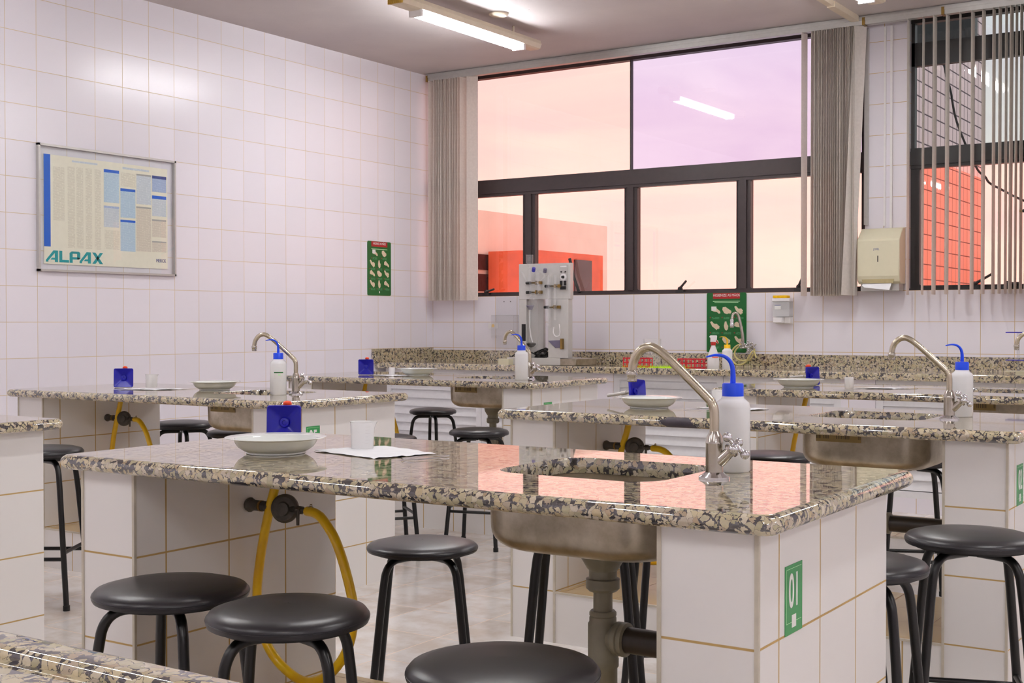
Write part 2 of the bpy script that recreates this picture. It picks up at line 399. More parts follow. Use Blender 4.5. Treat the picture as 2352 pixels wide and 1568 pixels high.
# ---------------------------------------------------------------- the room
XR, YF, CEIL = 9.6, -11.2, 3.112
struct(MB().box(-.2, XR+.2, YF-.2, .2, -.12, 0).build('floor', 'floor'), 'pale square floor tiles with light brown joints', 'floor')
struct(MB().box(-.2, XR+.2, YF-.2, .2, CEIL, CEIL+.15).build('ceiling', 'ceiling'), 'grey mauve plastered ceiling with small dark specks', 'ceiling')
struct(MB().box(-.15, 0, YF, .15, 0, CEIL).build('wall_left', 'tile_left'), 'long wall of glossy white square tiles with tan grout', 'wall')
wb_ = MB()
wb_.box(0, XR, 0, .15, 0, 1.338)                                  # below the windows
wb_.box(3.53, 3.80, 0, .15, 1.338, CEIL)                           # pier between the windows
wb_.box(7.40, XR, 0, .15, 1.338, CEIL)
struct(wb_.build('wall_back', 'tile_back', merge=False), 'white tiled wall below and between the two windows', 'wall')
struct(MB().box(XR, XR+.15, YF, .15, 0, CEIL).build('wall_right', 'tile_left'), 'white tiled wall on the right side of the room', 'wall')
struct(MB().box(-.15, XR+.15, YF-.15, YF, 0, CEIL).build('wall_front', 'tile_back'), 'white tiled wall behind the viewer', 'wall')

# windows -------------------------------------------------------
def quadxz(x0, x1, y, z0, z1):
    m = MB(); m.face([(x0, y, z0), (x1, y, z0), (x1, y, z1), (x0, y, z1)]); return m
def bars(mb, x0, x1, z0, z1, y0, y1): mb.box(x0, x1, y0, y1, z0, z1)
def window(name, xa, xb, mull, panes_low, uppers, divs, label, fm, crossbar=None, rw=.022):
    w_ = empty(name, ((xa+xb)/2, .10, 1.34)); struct(w_, label, 'window')
    ox, oy, oz = (xa+xb)/2, .10, 1.34
    f = MB()
    y0, y1 = 0-.0, .07
    B = lambda a, b, c, d, q0=0, q1=.05: f.box(a-ox, b-ox, q0, q1, c-oz, d-oz)
    B(xa, xb, 1.338, 1.352, -.03, .05); B(xa, xb, 1.352, 1.371)
    B(xa, xb, 2.129, 2.261, -.012, .05); B(xa, xb, 2.150, 2.240, -.02, 0)
    B(xa, xb, 3.068, CEIL-.001, -.01, .05)
    B(xa, xa+.022, 1.371, 3.07); B(xb-rw, xb, 1.371, 3.07)
    for m0, m1 in mull:
        B(m0, m1, 1.371, 2.129); c = (m0+m1)/2; B(c-.024, c+.024, 1.371, 2.13, -.014, 0); B(m0, m0+.006, 1.371, 2.129, -.006, 0)
    for d in divs: B(d-.006, d+.006, 2.261, 3.07, .01, .04)
    if crossbar: B(xa, xb, crossbar[0], crossbar[1])
    fr_ = f.build('frame', fm, w_)
    for i, (a, b, m) in enumerate(panes_low):
        quadxz(a-ox, b-ox, .024, 1.371-oz, 2.129-oz).build('pane', m, w_, merge=False)
        g = MB()
        r_ = .014; A, Bq, Cz, D = a-ox, b-ox, 1.371-oz, 2.129-oz       # rounded gasket corners
        for (cx, cz, sx_, sz_) in ((A, Cz, 1, 1), (Bq, Cz, -1, 1), (A, D, 1, -1), (Bq, D, -1, -1)):
            pts = [(cx, cz)]+[(cx+sx_*r_*(1-math.sin(t)), cz+sz_*r_*(1-math.cos(t))) for t in [R(90*k/5) for k in range(6)]]
            g.poly(pts if sx_*sz_ > 0 else pts[::-1], .004, .03)
        g.build('gasket', fm, w_)
    for (a, b, c, d, m) in uppers:
        quadxz(a-ox, b-ox, .024, c-oz, d-oz).build('pane', m, w_, merge=False)
    return w_, ox, oz
M1 = [(.805, .913), (1.698, 1.803), (2.586, 2.690)]
w1, ox, oz = window('window_1', 0.0, 3.53, M1, [(.022, .805, 'glass_red'), (.913, 1.698, 'glass_red'), (1.803, 2.586, 'glass_red'), (2.690, 3.475, 'glass_red')],
       [(.022, 1.735, 2.261, 3.07, 'glass_peach'), (1.747, 3.475, 2.261, 3.07, 'glass_lilac')], [1.741], 'wide dark framed window with peach and lilac glass', 'frame', None, .055)
def catch(w_, ox, oz, x, ang, flip=1, ln=.10):
    m = MB(); c = Vector((x-ox, -.03, 1.375-oz)); d = Vector((math.cos(ang), -.25, math.sin(ang))).normalized()
    m.cyl(c-Vector((0, -.02, 0)), c, .016, 12); m.tube([c, c+d*ln*.5, c+d*ln], [.010, .008, .008], 6)
    m.box(x-ox-.03, x-ox+.03, -.034, .0, 1.345-oz, 1.368-oz)
    m.build('catch', 'frame_black', w_)
catch(w1, ox, oz, 2.16, R(42), 1, .085); catch(w1, ox, oz, .47, R(12), 1, .10); catch(w1, ox, oz, 3.05, R(62), 1, .10)
s_ = MB(); s_.tube([(1.315-ox, -.012, 1.36-oz), (1.262-ox, -.015, 1.50-oz), (1.236-ox, -.02, 1.62-oz)], .012, 8); s_.build('stay_arm', 'frame_black', w1)
M2 = [(4.64, 4.745), (5.53, 5.635), (6.42, 6.525)]
w2, ox2, oz2 = window('window_2', 3.80, 7.40, M2, [(3.857, 4.64, 'glass_red'), (4.745, 5.53, 'glass_red'), (5.635, 6.42, 'glass_red'), (6.525, 7.378, 'glass_red')],
       [(3.822, 5.59, 2.261, 2.792, 'glass_clear'), (5.60, 7.378, 2.261, 2.792, 'glass_clear'), (3.822, 5.59, 2.942, 3.07, 'glass_clear'), (5.60, 7.378, 2.942, 3.07, 'glass_clear')], [5.595],
       'dark framed window with red lower panes behind vertical slats', 'frame_black', (2.792, 2.942))
m = MB(); m.box(3.80-ox2, 3.857-ox2, -.004, .05, 1.352-oz2, 2.13-oz2); m.build('side_frame', 'frame_black', w2)
catch(w2, ox2, oz2, 4.21, R(28), 1, .13)
catch(w2, ox2, oz2, 4.40, R(0), 1, .09)

# blinds --------------------------------------------------------
m = MB(); m.box(.035, 7.5, -.135, -.085, 3.052, 3.092); m.box(.035, 7.5, -.140, -.135, 3.080, 3.094); m.box(.03, 7.5, -.125, -.09, 3.092, 3.110)
hr = m.build('blind_headrail', 'alu'); tag(hr, 'long pale aluminium blind track under the ceiling along the windows', 'curtain track')
for x in (.045, 3.56, 4.06):
    MB().box(x-.009, x+.009, -.142, -.084, 3.048, 3.097).build('bracket', 'brass', hr)['label'] = 'yellowed bracket'
def vane_mesh(h=1.745):
    rows = []
    for z in (-h, -h*.6, -h*.3, 0):
        ring = []
        for i in range(9):
            t = -1+2*i/8
            ring.append((t*.0445, .004*(1-t*t), z))
        for i in range(8, -1, -1):
            t = -1+2*i/8; ring.append((t*.0445, .004*(1-t*t)-.0007, z))
        rows.append(ring)
    m = MB(); m.grid(rows, cap0=True, cap1=True); return m
def blind(name, label, vanes):
    b = empty(name, (vanes[0][0], -.11, 1.31)); tag(b, label, 'vertical blind', 'grey vertical blinds on the window track')
    proto = None
    for (x, a, tl) in vanes:
        if proto is None: proto = vane_mesh().build('vane', 'vane', b); o = proto
        else: o = proto.copy(); col.objects.link(o); o.parent = b
        o.location = (x-vanes[0][0], 0, 3.052-1.31); o.rotation_euler = (0, tl, R(a))
    return b
rnd = random.Random(3)
v1 = [(.085, 66, .0), (.125, 84, .010)]
x = .150
while x < .355: v1.append((x, 88+rnd.uniform(-9, 7), rnd.uniform(-.006, .010))); x += .0185+rnd.uniform(-.006, .008)
v1 += [(.388, 72, 0), (.466, 34, 0)]
blind('vertical_blind', 'vertical blind slats bunched in the corner left of the peach window', v1)
v2 = [(3.155, 84, 0)]; x = 3.215
while x < 3.50: v2.append((x, 88+rnd.uniform(-8, 6), rnd.uniform(-.003, .004))); x += .0135+rnd.uniform(-.003, .004)
v2 += [(3.506, 84, .012), (3.530, 40, .045)]
blind('vertical_blind', 'vertical blind slats bunched left of the tiled pier and towel dispenser', v2)
v3 = [(3.84, 96, 0)]+[(x, a, t) for x, a, t in ((3.935, 96, .012), (4.005, 89, .006), (4.083, 89, .004), (4.160, 96, .005), (4.235, 89, .003), (4.300, 89, .002), (4.360, 90, 0), (4.396, 90, 0), (4.432, 92, 0), (4.463, 88, .01), (4.492, 92, .012), (4.520, 90, 0), (4.548, 90, 0))]
x = 4.58
while x < 4.95: v3.append((x, 90+rnd.uniform(-4, 4), 0)); x += .028
blind('vertical_blind', 'vertical blind slats spread across the window with red glass', v3)

# pier services -------------------------------------------------
m = MB(); m.box(3.697, 3.712, -.018, .0, 1.72, 3.05); m.box(3.655, 3.668, -.012, 0, 1.76, 3.05)
tag(m.build('wiring_duct', 'white_plastic'), 'thin white wiring ducts running down the tiled pier above the towel dispenser', 'wiring duct')
m = MB(); m.box(3.532, 3.556, -.03, .0, 1.77, 3.05)
tag(m.build('side_channel', 'alu'), 'grey vertical channel on the left edge of the tiled pier', 'channel')

# ceiling lamps -------------------------------------------------
def make_lamp():
    o = empty('ceiling_lamp', (0, 0, 3.0)); tag(o, 'x', 'ceiling lamp', 'twin tube lamps under the ceiling')
    m = MB()
    prof = [(-.052, .055), (-.062, .03), (-.050, .002), (-.030, -.004), (.030, -.004), (.050, .002), (.062, .03), (.052, .055)]
    rings = [[(px, y, pz) for px, pz in prof] for y in (-.77, -.76, .76, .77)]
    for k in (0, 3): rings[k] = [(p[0]*.85, p[1], p[2]*.8+.006) for p in rings[k]]
    m.grid(rings, cap0=True, cap1=True, sm=False); h = m.build('housing', 'fixture', o)
    m = MB()
    for y in (-.7635,):
        for i in range(13): m.box(-.052+i*.0085, -.052+i*.0085+.004, y-.012, y, .0, .048)
    m.build('end_louvre', 'fixture_old', o)['label'] = 'yellowed ribbed end cap'
    m = MB(); 
    for sx in (-1, 1): m.tube([(sx*.024, -.555, -.022), (sx*.024, .555, -.022)], .0135, 12)
    m.build('tube', 'tube', o)['label'] = 'lit white tubes'
    for y in (-.57, .57): MB().box(-.045, .045, y-.012, y+.012, -.038, 0).build('lamp_holder', 'white_plastic', o)
    m = MB(); m.lathe([(.05, -.004), (.062, .004), (.062, .012)], (.115, .15, .098), 24, (0, 0, 1)); m.build('junction_box', 'fixture', o)
    m = MB(); 
    for y in (-.5, .5): m.cyl((0, y, .05), (0, y, .111), .008, 8)
    m.build('hanger', 'fixture', o)
    return o
lamp0 = make_lamp()  # row behind the viewer is added to brighten the bench fronts
for i, (x, y, lab) in enumerate([(1.515, -1.635, 'lit twin tube lamp on the ceiling above the left rear bench'), (3.865, -1.60, 'twin tube lamp cut by the top edge of the photo'),
      (1.515, -5.2, 'twin tube lamp over the left middle bench'), (3.865, -5.0, 'twin tube lamp over the middle of the room'), (6.2, -1.6, 'twin tube lamp near the right window'),
      (1.515, -9.0, 'added twin tube lamp in the front left corner'), (3.865, -8.9, 'added twin tube lamp over the bench with the raised rim'), (6.2, -5.2, 'twin tube lamp ahead of the viewer on the right'),
      (6.2, -9.0, 'added twin tube lamp above the viewer'), (8.5, -5.2, 'twin tube lamp by the right wall'), (8.5, -9.3, 'added twin tube lamp in the front right corner')]):
    o = lamp0 if i == 0 else copy_tree(lamp0); o.location = (x, y, 3.0); o['label'] = lab
m = MB(); m.box(3.485, 3.525, -2.4, -.14, CEIL-.032, CEIL); m.box(3.48, 3.53, -.60, -.14, CEIL-.036, CEIL)
tag(m.build('cable_trunking', 'fixture'), 'cream cable trunking on the ceiling ending at the blind track', 'trunking')

# ---------------------------------------------------------------- benches
BL, BD, ST = 1.70, .70, .18                          # length, depth, support thickness
ZT, ZB = .820, .785
HX0, HX1, HY0, HY1 = 1.00, 1.385, .235, .585       # sink cut-out
def slab(mb, x0, x1, y0, y1, zt, zb, hole=None, mi=0, r=.03):
    def loop(i, z): return rrect(x0+i, x1-i, y0+i, y1-i, max(r-i*.6, .006), 6, z)
    t = zt-zb; rr = t*.5; rings = []
    for k in range(9):
        a = R(-90+180*k/8); rings.append(loop(rr*(1-math.cos(a)), (zt+zb)/2+rr*math.sin(a)))
    mb.grid(rings, mi=mi)
    bm = bmesh.new()
    def fill(z, flip):
        bm.clear(); es = []
        loops = [rings[-1] if not flip else rings[0]]
        if hole: loops.append(rrect(*hole, .075, 8, z))
        for lp in loops:
            vs_ = [bm.verts.new(p) for p in lp]
            es += [bm.edges.new((vs_[i], vs_[(i+1) % len(vs_)])) for i in range(len(vs_))]
        bmesh.ops.triangle_fill(bm, use_beauty=True, use_dissolve=False, edges=es)
        for f in bm.faces:
            pts = [tuple(v.co) for v in f.verts]; mb.face(pts, mi=mi)
    fill(zt, False); fill(zb, True); bm.free()
    if hole:
        h = lambda z, e=0: rrect(hole[0]-e, hole[1]+e, hole[2]-e, hole[3]+e, .075, 8, z)
        mb.grid([h(zt), h(zt-.003, -.0015), h(zb)], mi=mi)
def make_bench():
    b = empty('lab_bench')
    for x in (0, BL-ST):
        MB().box(x, x+ST, 0, BD, 0, ZB, uoff=.106-x).build('end_support', 'tile_bench', b, merge=False)
    for x in (0, ST, BL-ST, BL):
        MB().box(x-.0045 if x in (ST, BL) else x-.003, x+.003 if x in (ST, BL) else x+.0045, -.003, .0045, 0, ZB).build('corner_strip', 'corner', b)
    m = MB(); m.box(ST, BL-ST, .002, BD-.03, 0, .178, skip='t', uoff=.095-ST); m.face([(ST, .002, .178), (BL-ST, .002, .178), (BL-ST, BD-.03, .178), (ST, BD-.03, .178)], mi=1)
    m.box(ST, BL-ST, -.001, .006, .174, .181, mi=2)
    m.build('plinth', ['tile_bench', 'tile_shelf', 'corner'], b, merge=False)
    m = MB(); slab(m, -.045, BL+.048, -.045, BD+.055, ZT, ZB, (HX0, HX1, HY0, HY1)); m.build('countertop', 'granite', b)
    # sink bowl
    cx, cy2 = (HX0+HX1)/2, (HY0+HY1)/2; hw, hd = (HX1-HX0)/2, (HY1-HY0)/2
    def lp(e, z, r): return rrect(cx-hw-e, cx+hw+e, cy2-hd-e, cy2+hd+e, max(.01, r), 8, z)
    m = MB(); rings = [lp(.030, ZB-.001, .10), lp(.030, ZB-.004, .10), lp(.020, ZB-.006, .09), lp(.018, .70, .09)]
    for k in range(1, 7):
        a = R(90*k/6); rings.append(lp(.018-.045*(1-math.cos(a)), .70-.045*math.sin(a), .09))
    rings.append(lp(-.14, .652, .02)); m.grid(rings, cap1=True)
    ins = [lp(.030, ZB-.001, .10), lp(.010, ZB-.002, .085), lp(.010, .70, .08)]
    for k in range(1, 7):
        a = R(90*k/6); ins.append(lp(.010-.04*(1-math.cos(a)), .70-.04*math.sin(a), .08))
    ins.append(lp(-.14, .657, .02)); m.grid(ins, cap1=True)
    m.build('sink_bowl', 'steel', b)
    m = MB(); m.box(1.055, 1.205, cy2-hd-.0215, cy2-hd-.0188, .742, .778); m.build('bar_code_label', MT['label_tan'], b)
    # drain
    m = MB(); dx, dy = 1.185, cy2-.005
    m.lathe([(.050, .655), (.050, .648), (.046, .628), (.034, .608), (.030, .604), (.030, .588), (.036, .586), (.036, .566), (.030, .560)], (dx, dy, 0), 28)
    m.lathe([(.0205, .57), (.0205, .49)], (dx, dy, 0), 24)
    m.lathe([(.026, .518), (.029, .514), (.029, .508), (.027, .506), (.029, .503), (.029, .494), (.032, .490), (.032, .42), (.034, .416), (.034, .400), (.031, .396), (.031, .33), (.024, .315), (.01, .31)], (dx, dy, 0), 28)
    m.lathe([(.026, .018), (.031, .030), (.036, .034), (.036, .044), (.033, .046), (.036, .049), (.036, .058), (.030, .060)], (dx, dy, .462), 24, (1, 0, 0))
    d1 = m.build('drain_trap', 'pipe_plastic', b)
    m = MB(); m.cyl((dx+.05, dy, .462), (BL-ST, dy, .462), .0275, 24); m.build('waste_pipe', 'pipe_dark', b)['label'] = 'dark brown horizontal waste pipe'
    return b
n = NT('printed_tan_label'); sp = n.n('SeparateXYZ'); n.put(sp.inputs[0], n.n('TexCoord').outputs['UV'])
cbx = n.n('CombineXYZ'); n.put(cbx.inputs[0], n.math('MULTIPLY', sp.outputs[0], 420))
fbar = n.math('GREATER_THAN', n.noise(cbx.outputs[0], 1.0, 0), .5)
inz = n.math('MULTIPLY', n.math('GREATER_THAN', n.math('PINGPONG', sp.outputs[0], .037), .011), n.math('GREATER_THAN', sp.outputs[1], .752))
n.set(color=n.mix(n.math('MULTIPLY', fbar, inz), S(150, 126, 74), S(52, 44, 34)), rough=.5); MT['label_tan'] = n.m

bench0 = make_bench()
BEN = {'A': (3.688, -6.356), 'B': (3.679, -4.476), 'C': (.962, -4.566), 'D': (.944, -2.699), 'E': (3.690, -2.650), 'F': (.962, -6.40), 'H': (6.40, -4.476), 'I': (6.40, -2.65)}
BLAB = {'A': 'granite topped lab bench with green 01 sticker, nearest the viewer', 'B': 'granite topped lab bench with green 02 sticker, behind the nearest bench',
        'C': 'granite topped lab bench in the left middle, beside the tiled wall', 'D': 'granite topped lab bench far left, in front of the distillation unit',
        'E': 'granite topped lab bench at the right rear, before the back counter', 'F': 'granite topped lab bench end cut by the left edge of the photo'}
benches = {}
for k in 'ABCDEF':
    o = bench0 if k == 'A' else copy_tree(bench0); benches[k] = o
    o.location = (BEN[k][0], BEN[k][1], 0); tag(o, BLAB[k], 'lab bench', 'white tiled lab benches with granite tops')
# the bench under the viewer: granite with a raised rim
m = MB(); slab(m, 3.65, 5.50, -8.40, -7.545, .8115, .775); 
rim = MB(); X0, X1, Y0, Y1 = 3.645, 5.505, -8.405, -7.540
ro = lambda i, z: rrect(X0+i, X1-i, Y0+i, Y1-i, max(.03-i*.5, .008), 6, z)
prof = [(.0, .790), (.0, .806)]+[(.0155*(1-math.cos(R(a))), .807+.0155*math.sin(R(a))) for a in (15, 30, 45, 60, 75, 90)]+[(.044, .8225)]+[(.044+.008*math.sin(R(a)), .8225-.008*(1-math.cos(R(a)))) for a in (25, 50, 75, 90)]+[(.052, .810)]
rim.grid([ro(i, z) for i, z in prof])
gb = empty('lab_bench', (3.70, -8.35, 0)); tag(gb, 'granite worktop corner with raised rim at the bottom left corner of the photo', 'lab bench')
def shift(mb, d): mb.v = [(p[0]-d[0], p[1]-d[1], p[2]-d[2]) for p in mb.v]; return mb
shift(m, (3.70, -8.35, 0)).build('countertop', 'granite', gb)
shift(rim, (3.70, -8.35, 0)).build('raised_rim', 'granite', gb)
for x in (0, 1.57): MB().box(x, x+ST, 0, .75, 0, .775, uoff=.106-x).build('end_support', 'tile_bench', gb, merge=False)
# dark grey patch on the edge of the second bench
PATCHX = .681
m = MB(); pts = [(-.085, .007), (-.06, .018), (-.04, .0215), (.045, .0205), (.07, .004), (.09, -.0165), (-.06, -.0165)]
def rim_y(z): t = max(-1, min(1, z/.0175)); return -.045+.0175*(1-math.sqrt(max(0, 1-t*t)))-.0012
rows = []
for k in range(7):
    z = -.0165+.0335*k/6; f = k/6
    xl = -.042-.026*math.sin(min(1, f*1.15)*math.pi*.62); xr = .066-.022*f-.011*f*f
    if f > .8: xl = -.045
    rows.append([(xl+(xr-xl)*j/8, rim_y(z), .8025+z) for j in range(9)])
m.grid(rows, close=False); m.build('edge_patch', 'dark_patch', benches['B'], loc=(PATCHX, 0, 0))['label'] = 'dark grey patch on the granite edge'

# number stickers -----------------------------------------------
def sticker(k, txt, label, zc=.6485, y=.120, vis=True):
    x0, y0 = BEN[k]; o = empty('number_sign', (x0+BL, y0+y+.042, zc)); tag(o, label, 'number sign', 'green bench number stickers')
    m = MB(); m.box(0, .0012, -.041, .041, -.0605, .0605); m.build('sticker', 'green_sign', o)
    m = MB()
    for a in ((-.036, .036, .0535, .0543), (-.036, .036, -.0405, -.0397), (-.036, -.0352, -.0405, .0543)):
        m.box(.0012, .0014, a[0], a[1], a[2], a[3])
    m.build('border_line', 'mint', o)
    text('lettering', txt, .083, 'sign_white', o, (.0016, 0, .012), (R(90), 0, R(90)), .62, .0012)
    MB().box(.0012, .0016, -.010, .010, -.050, -.028).build('small_label', 'sign_white', o)
    return o
sticker('A', '01', 'green number sticker reading 01 on the nearest bench end')
sticker('B', '02', 'green number sticker reading 02 at the right edge of the photo')
sticker('C', '05', 'green number sticker half hidden behind the blue burner on the nearest bench')
sticker('D', '06', 'green number sticker on the far left bench near the grey drain trap')

# ---------------------------------------------------------------- faucets
def make_faucet():
    o = empty('faucet'); m = MB()
    m.lathe([(.031, 0), (.031, .004), (.022, .009), (.0175, .013), (.0172, .068), (.0175, .070), (.0175, .0725), (.0165, .075), (.0150, .084), (.0108, .092), (.0100, .094)], (0, 0, 0), 10 if False else 32)
    m.build('body', 'chrome', o)
    m = MB(); m.lathe([(.0311, .0), (.0311, .004), (.0225, .0092), (.0180, .0128)], (0, 0, .0003), 32, cap0=False, cap1=False); m.build('flange', 'bright_chrome', o)
    pts = [(0, 0, .088), (0, 0, .12), (-.001, 0, .138), (-.006, 0, .150), (-.016, 0, .162), (-.085, 0, .224), (-.108, 0, .243), (-.122, 0, .253), (-.140, 0, .2605), (-.158, 0, .2575), (-.172, 0, .246), (-.181, 0, .230), (-.185, 0, .21)]
    m = MB(); m.tube(spline(pts, 5), .0094, 16); m.build('spout', 'chrome_warm', o)
    m = MB(); m.lathe([(.0100, 0), (.0118, -.002), (.0122, -.008), (.0112, -.012), (.0105, -.013), (.0105, -.022), (.0088, -.024)], (-.185, 0, .212), 20); m.build('aerator', 'chrome', o)
    h = MB(); d = Vector((.71, .03, .68)).normalized(); base = Vector((.011, 0, .034))
    h.tube([base, base+d*.022, base+d*.032], [.0125, .0115, .0105], 18)
    c = base+d*.036
    h.lathe([(.0155, -.004), (.016, .001), (.012, .004)], c, 20, d)
    h.lathe([(.009, .003), (.0085, .012), (.006, .017), (.001, .0185)], c, 16, d)
    k = MB(); hb = c+d*.012; a = d.orthogonal().normalized(); a = (Vector((0, 0, 1))-d*d.z).normalized(); b2 = d.cross(a)
    for q in range(4):
        t = R(90*q+14); v = a*math.cos(t)+b2*math.sin(t)
        k.tube([hb, hb+v*.012, hb+v*.020], [.0070, .0050, .0056], 12); k.ball(hb+v*.024, .0098, 16)
    k.build('cross_handle', 'bright_chrome', o)
    h.build('valve_stem', 'chrome', o)
    return o
f0 = make_faucet()
FA = [('A', (5.141, -5.977), 0, 'curved chrome faucet beside the wash bottle on the nearest bench'), ('B', (5.124, -4.119), 0, 'curved chrome faucet on the second bench at the right of the photo'),
      ('C', (2.372, -4.190), 28, 'chrome faucet with wash bottle against the left tiled wall'), ('D', (2.400, -2.330), -8, 'chrome faucet on the far bench in front of the distillation unit'),
      ('E', (5.14, -2.30), 5, 'chrome faucet arch at the right edge in front of the back counter')]
for i, (k, (x, y), rz, lab) in enumerate(FA):
    o = f0 if i == 0 else copy_tree(f0); o.location = (x, y, ZT); o.rotation_euler = (0, 0, R(rz)); tag(o, lab, 'faucet', 'gooseneck faucets on the lab benches')

# ---------------------------------------------------------------- wash bottles
def make_bottle(capm='blue_cap', name='wash_bottle', s=1.0, liq=.10, tipm=None):
    o = empty(name)
    m = MB(); m.lathe([(.034, 0), (.0362, .004), (.0362, .134), (.034, .144), (.027, .150), (.0235, .153), (.0225, .157)], (0, 0, 0), 36, cap1=False); m.build('bottle', 'milky', o)
    m = MB(); m.lathe([(.0335, .002), (.0352, .006), (.0352, liq)], (0, 0, 0), 32); m.build('water', 'liquid', o)
    m = MB(); m.lathe([(.0205, .154), (.0222, .156), (.0222, .181), (.0205, .184), (.006, .1845)], (0, 0, 0), 40); 
    for i in range(40):
        a = 2*math.pi*i/40; m.box(0, 0, 0, 0, 0, 0) if False else None
    m.build('cap', capm, o)
    m = MB(); pts = [(0, 0, .183), (0, 0, .206), (-.002, 0, .220), (-.008, 0, .232), (-.019, 0, .240), (-.033, 0, .2425), (-.046, 0, .241), (-.056, 0, .2385)]
    sp_ = spline(pts, 4); n_ = len(sp_)
    m.tube(sp_, [.0058-.0042*(i/(n_-1))**1.2 for i in range(n_)], 12); m.build('spout', capm, o)
    return o
b0 = make_bottle()
CAMLEFT = math.degrees(YAW)
BO = [((5.123, -5.844), CAMLEFT, 1.0, 'translucent wash bottle with blue cap beside the nearest faucet'),
      ((5.128, -3.975), CAMLEFT, .98, 'translucent wash bottle with blue cap behind the second bench faucet'),
      ((2.330, -4.255), CAMLEFT+20, .98, 'wash bottle with green label and blue cap by the left wall'),
      ((2.435, -2.470), CAMLEFT, 1.02, 'wash bottle with blue cap before the distillation unit')]
for i, ((x, y), rz, sc_, lab) in enumerate(BO):
    o = b0 if i == 0 else copy_tree(b0); o.location = (x, y, ZT+.0005); o.rotation_euler = (0, 0, R(rz)); o.scale = (sc_, sc_, sc_); tag(o, lab, 'wash bottle', 'blue capped wash bottles on the benches')
    if i == 2:
        def ring_band(z0, z1, a0, a1, r, mat, nm):
            q = MB(); rows = [[(r*math.cos(R(a0+(a1-a0)*j/10)), r*math.sin(R(a0+(a1-a0)*j/10)), z) for j in range(11)] for z in (z0, z1)]
            q.grid(rows, close=False); q.build(nm, mat, o)
        a_ = -57-(CAMLEFT+20)
        ring_band(.070, .102, a_-20, a_+45, .0365, 'sign_white', 'label'); ring_band(.096, .1015, a_-20, a_+45, .0368, 'green', 'label_header'); ring_band(.086, .092, a_+8, a_+26, .0368, 'mint', 'label_mark')

# ---------------------------------------------------------------- plates
m = MB(); m.lathe([(.068, 0), (.070, .0005), (.069, .004), (.076, .0065), (.089, .015), (.096, .025), (.0995, .0335), (.119, .0375), (.1205, .0385), (.119, .0392), (.0985, .0355), (.094, .0255), (.086, .0165), (.072, .0095), (.04, .0085), (0, .008)], (0, 0, 0), 72, cap1=False)
pl0 = m.build('soup_plate', 'white_ceramic')
for i, (x, y, lab) in enumerate([(4.059, -6.090, 'white soup plate on the nearest bench before the blue burner'), (4.060, -4.140, 'white soup plate on the second bench beside the tilted burner'),
        (1.795, -4.114, 'white soup plate near the sink of the left middle bench'), (1.556, -2.25, 'white soup plate on the far left bench'), (3.985, -2.42, 'white soup plate before the blue burner on the right rear bench')]):
    o = pl0 if i == 0 else pl0.copy()
    if i: col.objects.link(o)
    o.location = (x, y, ZT+.0004); tag(o, lab, 'plate', 'white soup plates on the benches')

# ---------------------------------------------------------------- burners lying on their side
def make_burner():
    """base square in local yz plane facing +x (underside), barrel runs to -x"""
    o = empty('bunsen_burner'); h = .0455
    def sq(e, x): return [(x, p[0], p[1]) for p in rrect(-e, e, -e, e, .008, 4)]
    m = MB(); rim_ = [sq(h-.002, .004), sq(h, .001), sq(h, -.004), sq(h-.003, -.006), sq(.014, -.016), sq(.010, -.024)]
    m.grid(rim_, cap1=True)
    ins = [sq(h-.002, .004), sq(h-.005, .002), sq(.012, -.012)]; m.grid(ins, cap1=True)
    b = m.build('base', 'blue_dark', o)
    m = MB(); m.lathe([(.013, -.013), (.012, -.007), (.006, -.006), (.005, -.009), (.001, -.009)], (0, 0, 0), 20, (1, 0, 0)); m.build('centre_boss', 'blue_dark', o)
    m = MB(); m.cyl((-.022, 0, 0), (-.036, 0, 0), .010, 16); m.cyl((-.034, 0, 0), (-.150, 0, 0), .0062, 14); m.cyl((-.055, 0, 0), (-.080, 0, 0), .0080, 14); m.build('barrel', 'alu', o)
    m = MB(); m.tube([(-.030, 0, .004), (-.030, .002, .034), (-.030, .004, .044)], [.0075, .007, .010], 14); m.ball((-.030, .004, .050), .012, 14, sq=(1.3, 1, .7)); m.build('valve_knob', 'orange', o)['label'] = 'orange red valve knob'
    return o
bu0 = make_burner()
CA = -56.5                                         # azimuth from the benches towards the viewer
BU = [((3.848, -5.838), CA, -4, 'blue square bunsen burner base behind the plate on the nearest bench'), ((3.950, -4.020), CA+44, -9, 'tilted blue bunsen burner with bare grey barrel on the second bench'),
      ((1.284, -4.216), CA+10, -5, 'blue bunsen burner on the left middle bench beside the beaker'), ((1.298, -2.416), CA, 0, 'blue bunsen burner on the far left bench beside the white cup'),
      ((3.985, -2.225), CA+34, -4, 'blue bunsen burner behind the plate on the right rear bench')]
for i, ((x, y), az, tl, lab) in enumerate(BU):
    o = bu0 if i == 0 else copy_tree(bu0); tag(o, lab, 'bunsen burner', 'blue bunsen burners lying on their sides')
    o.rotation_euler = (R(0 if i != 1 else -6), R(tl), R(az)); o.location = (x, y, ZT+(.0475 if i != 1 else .0530))

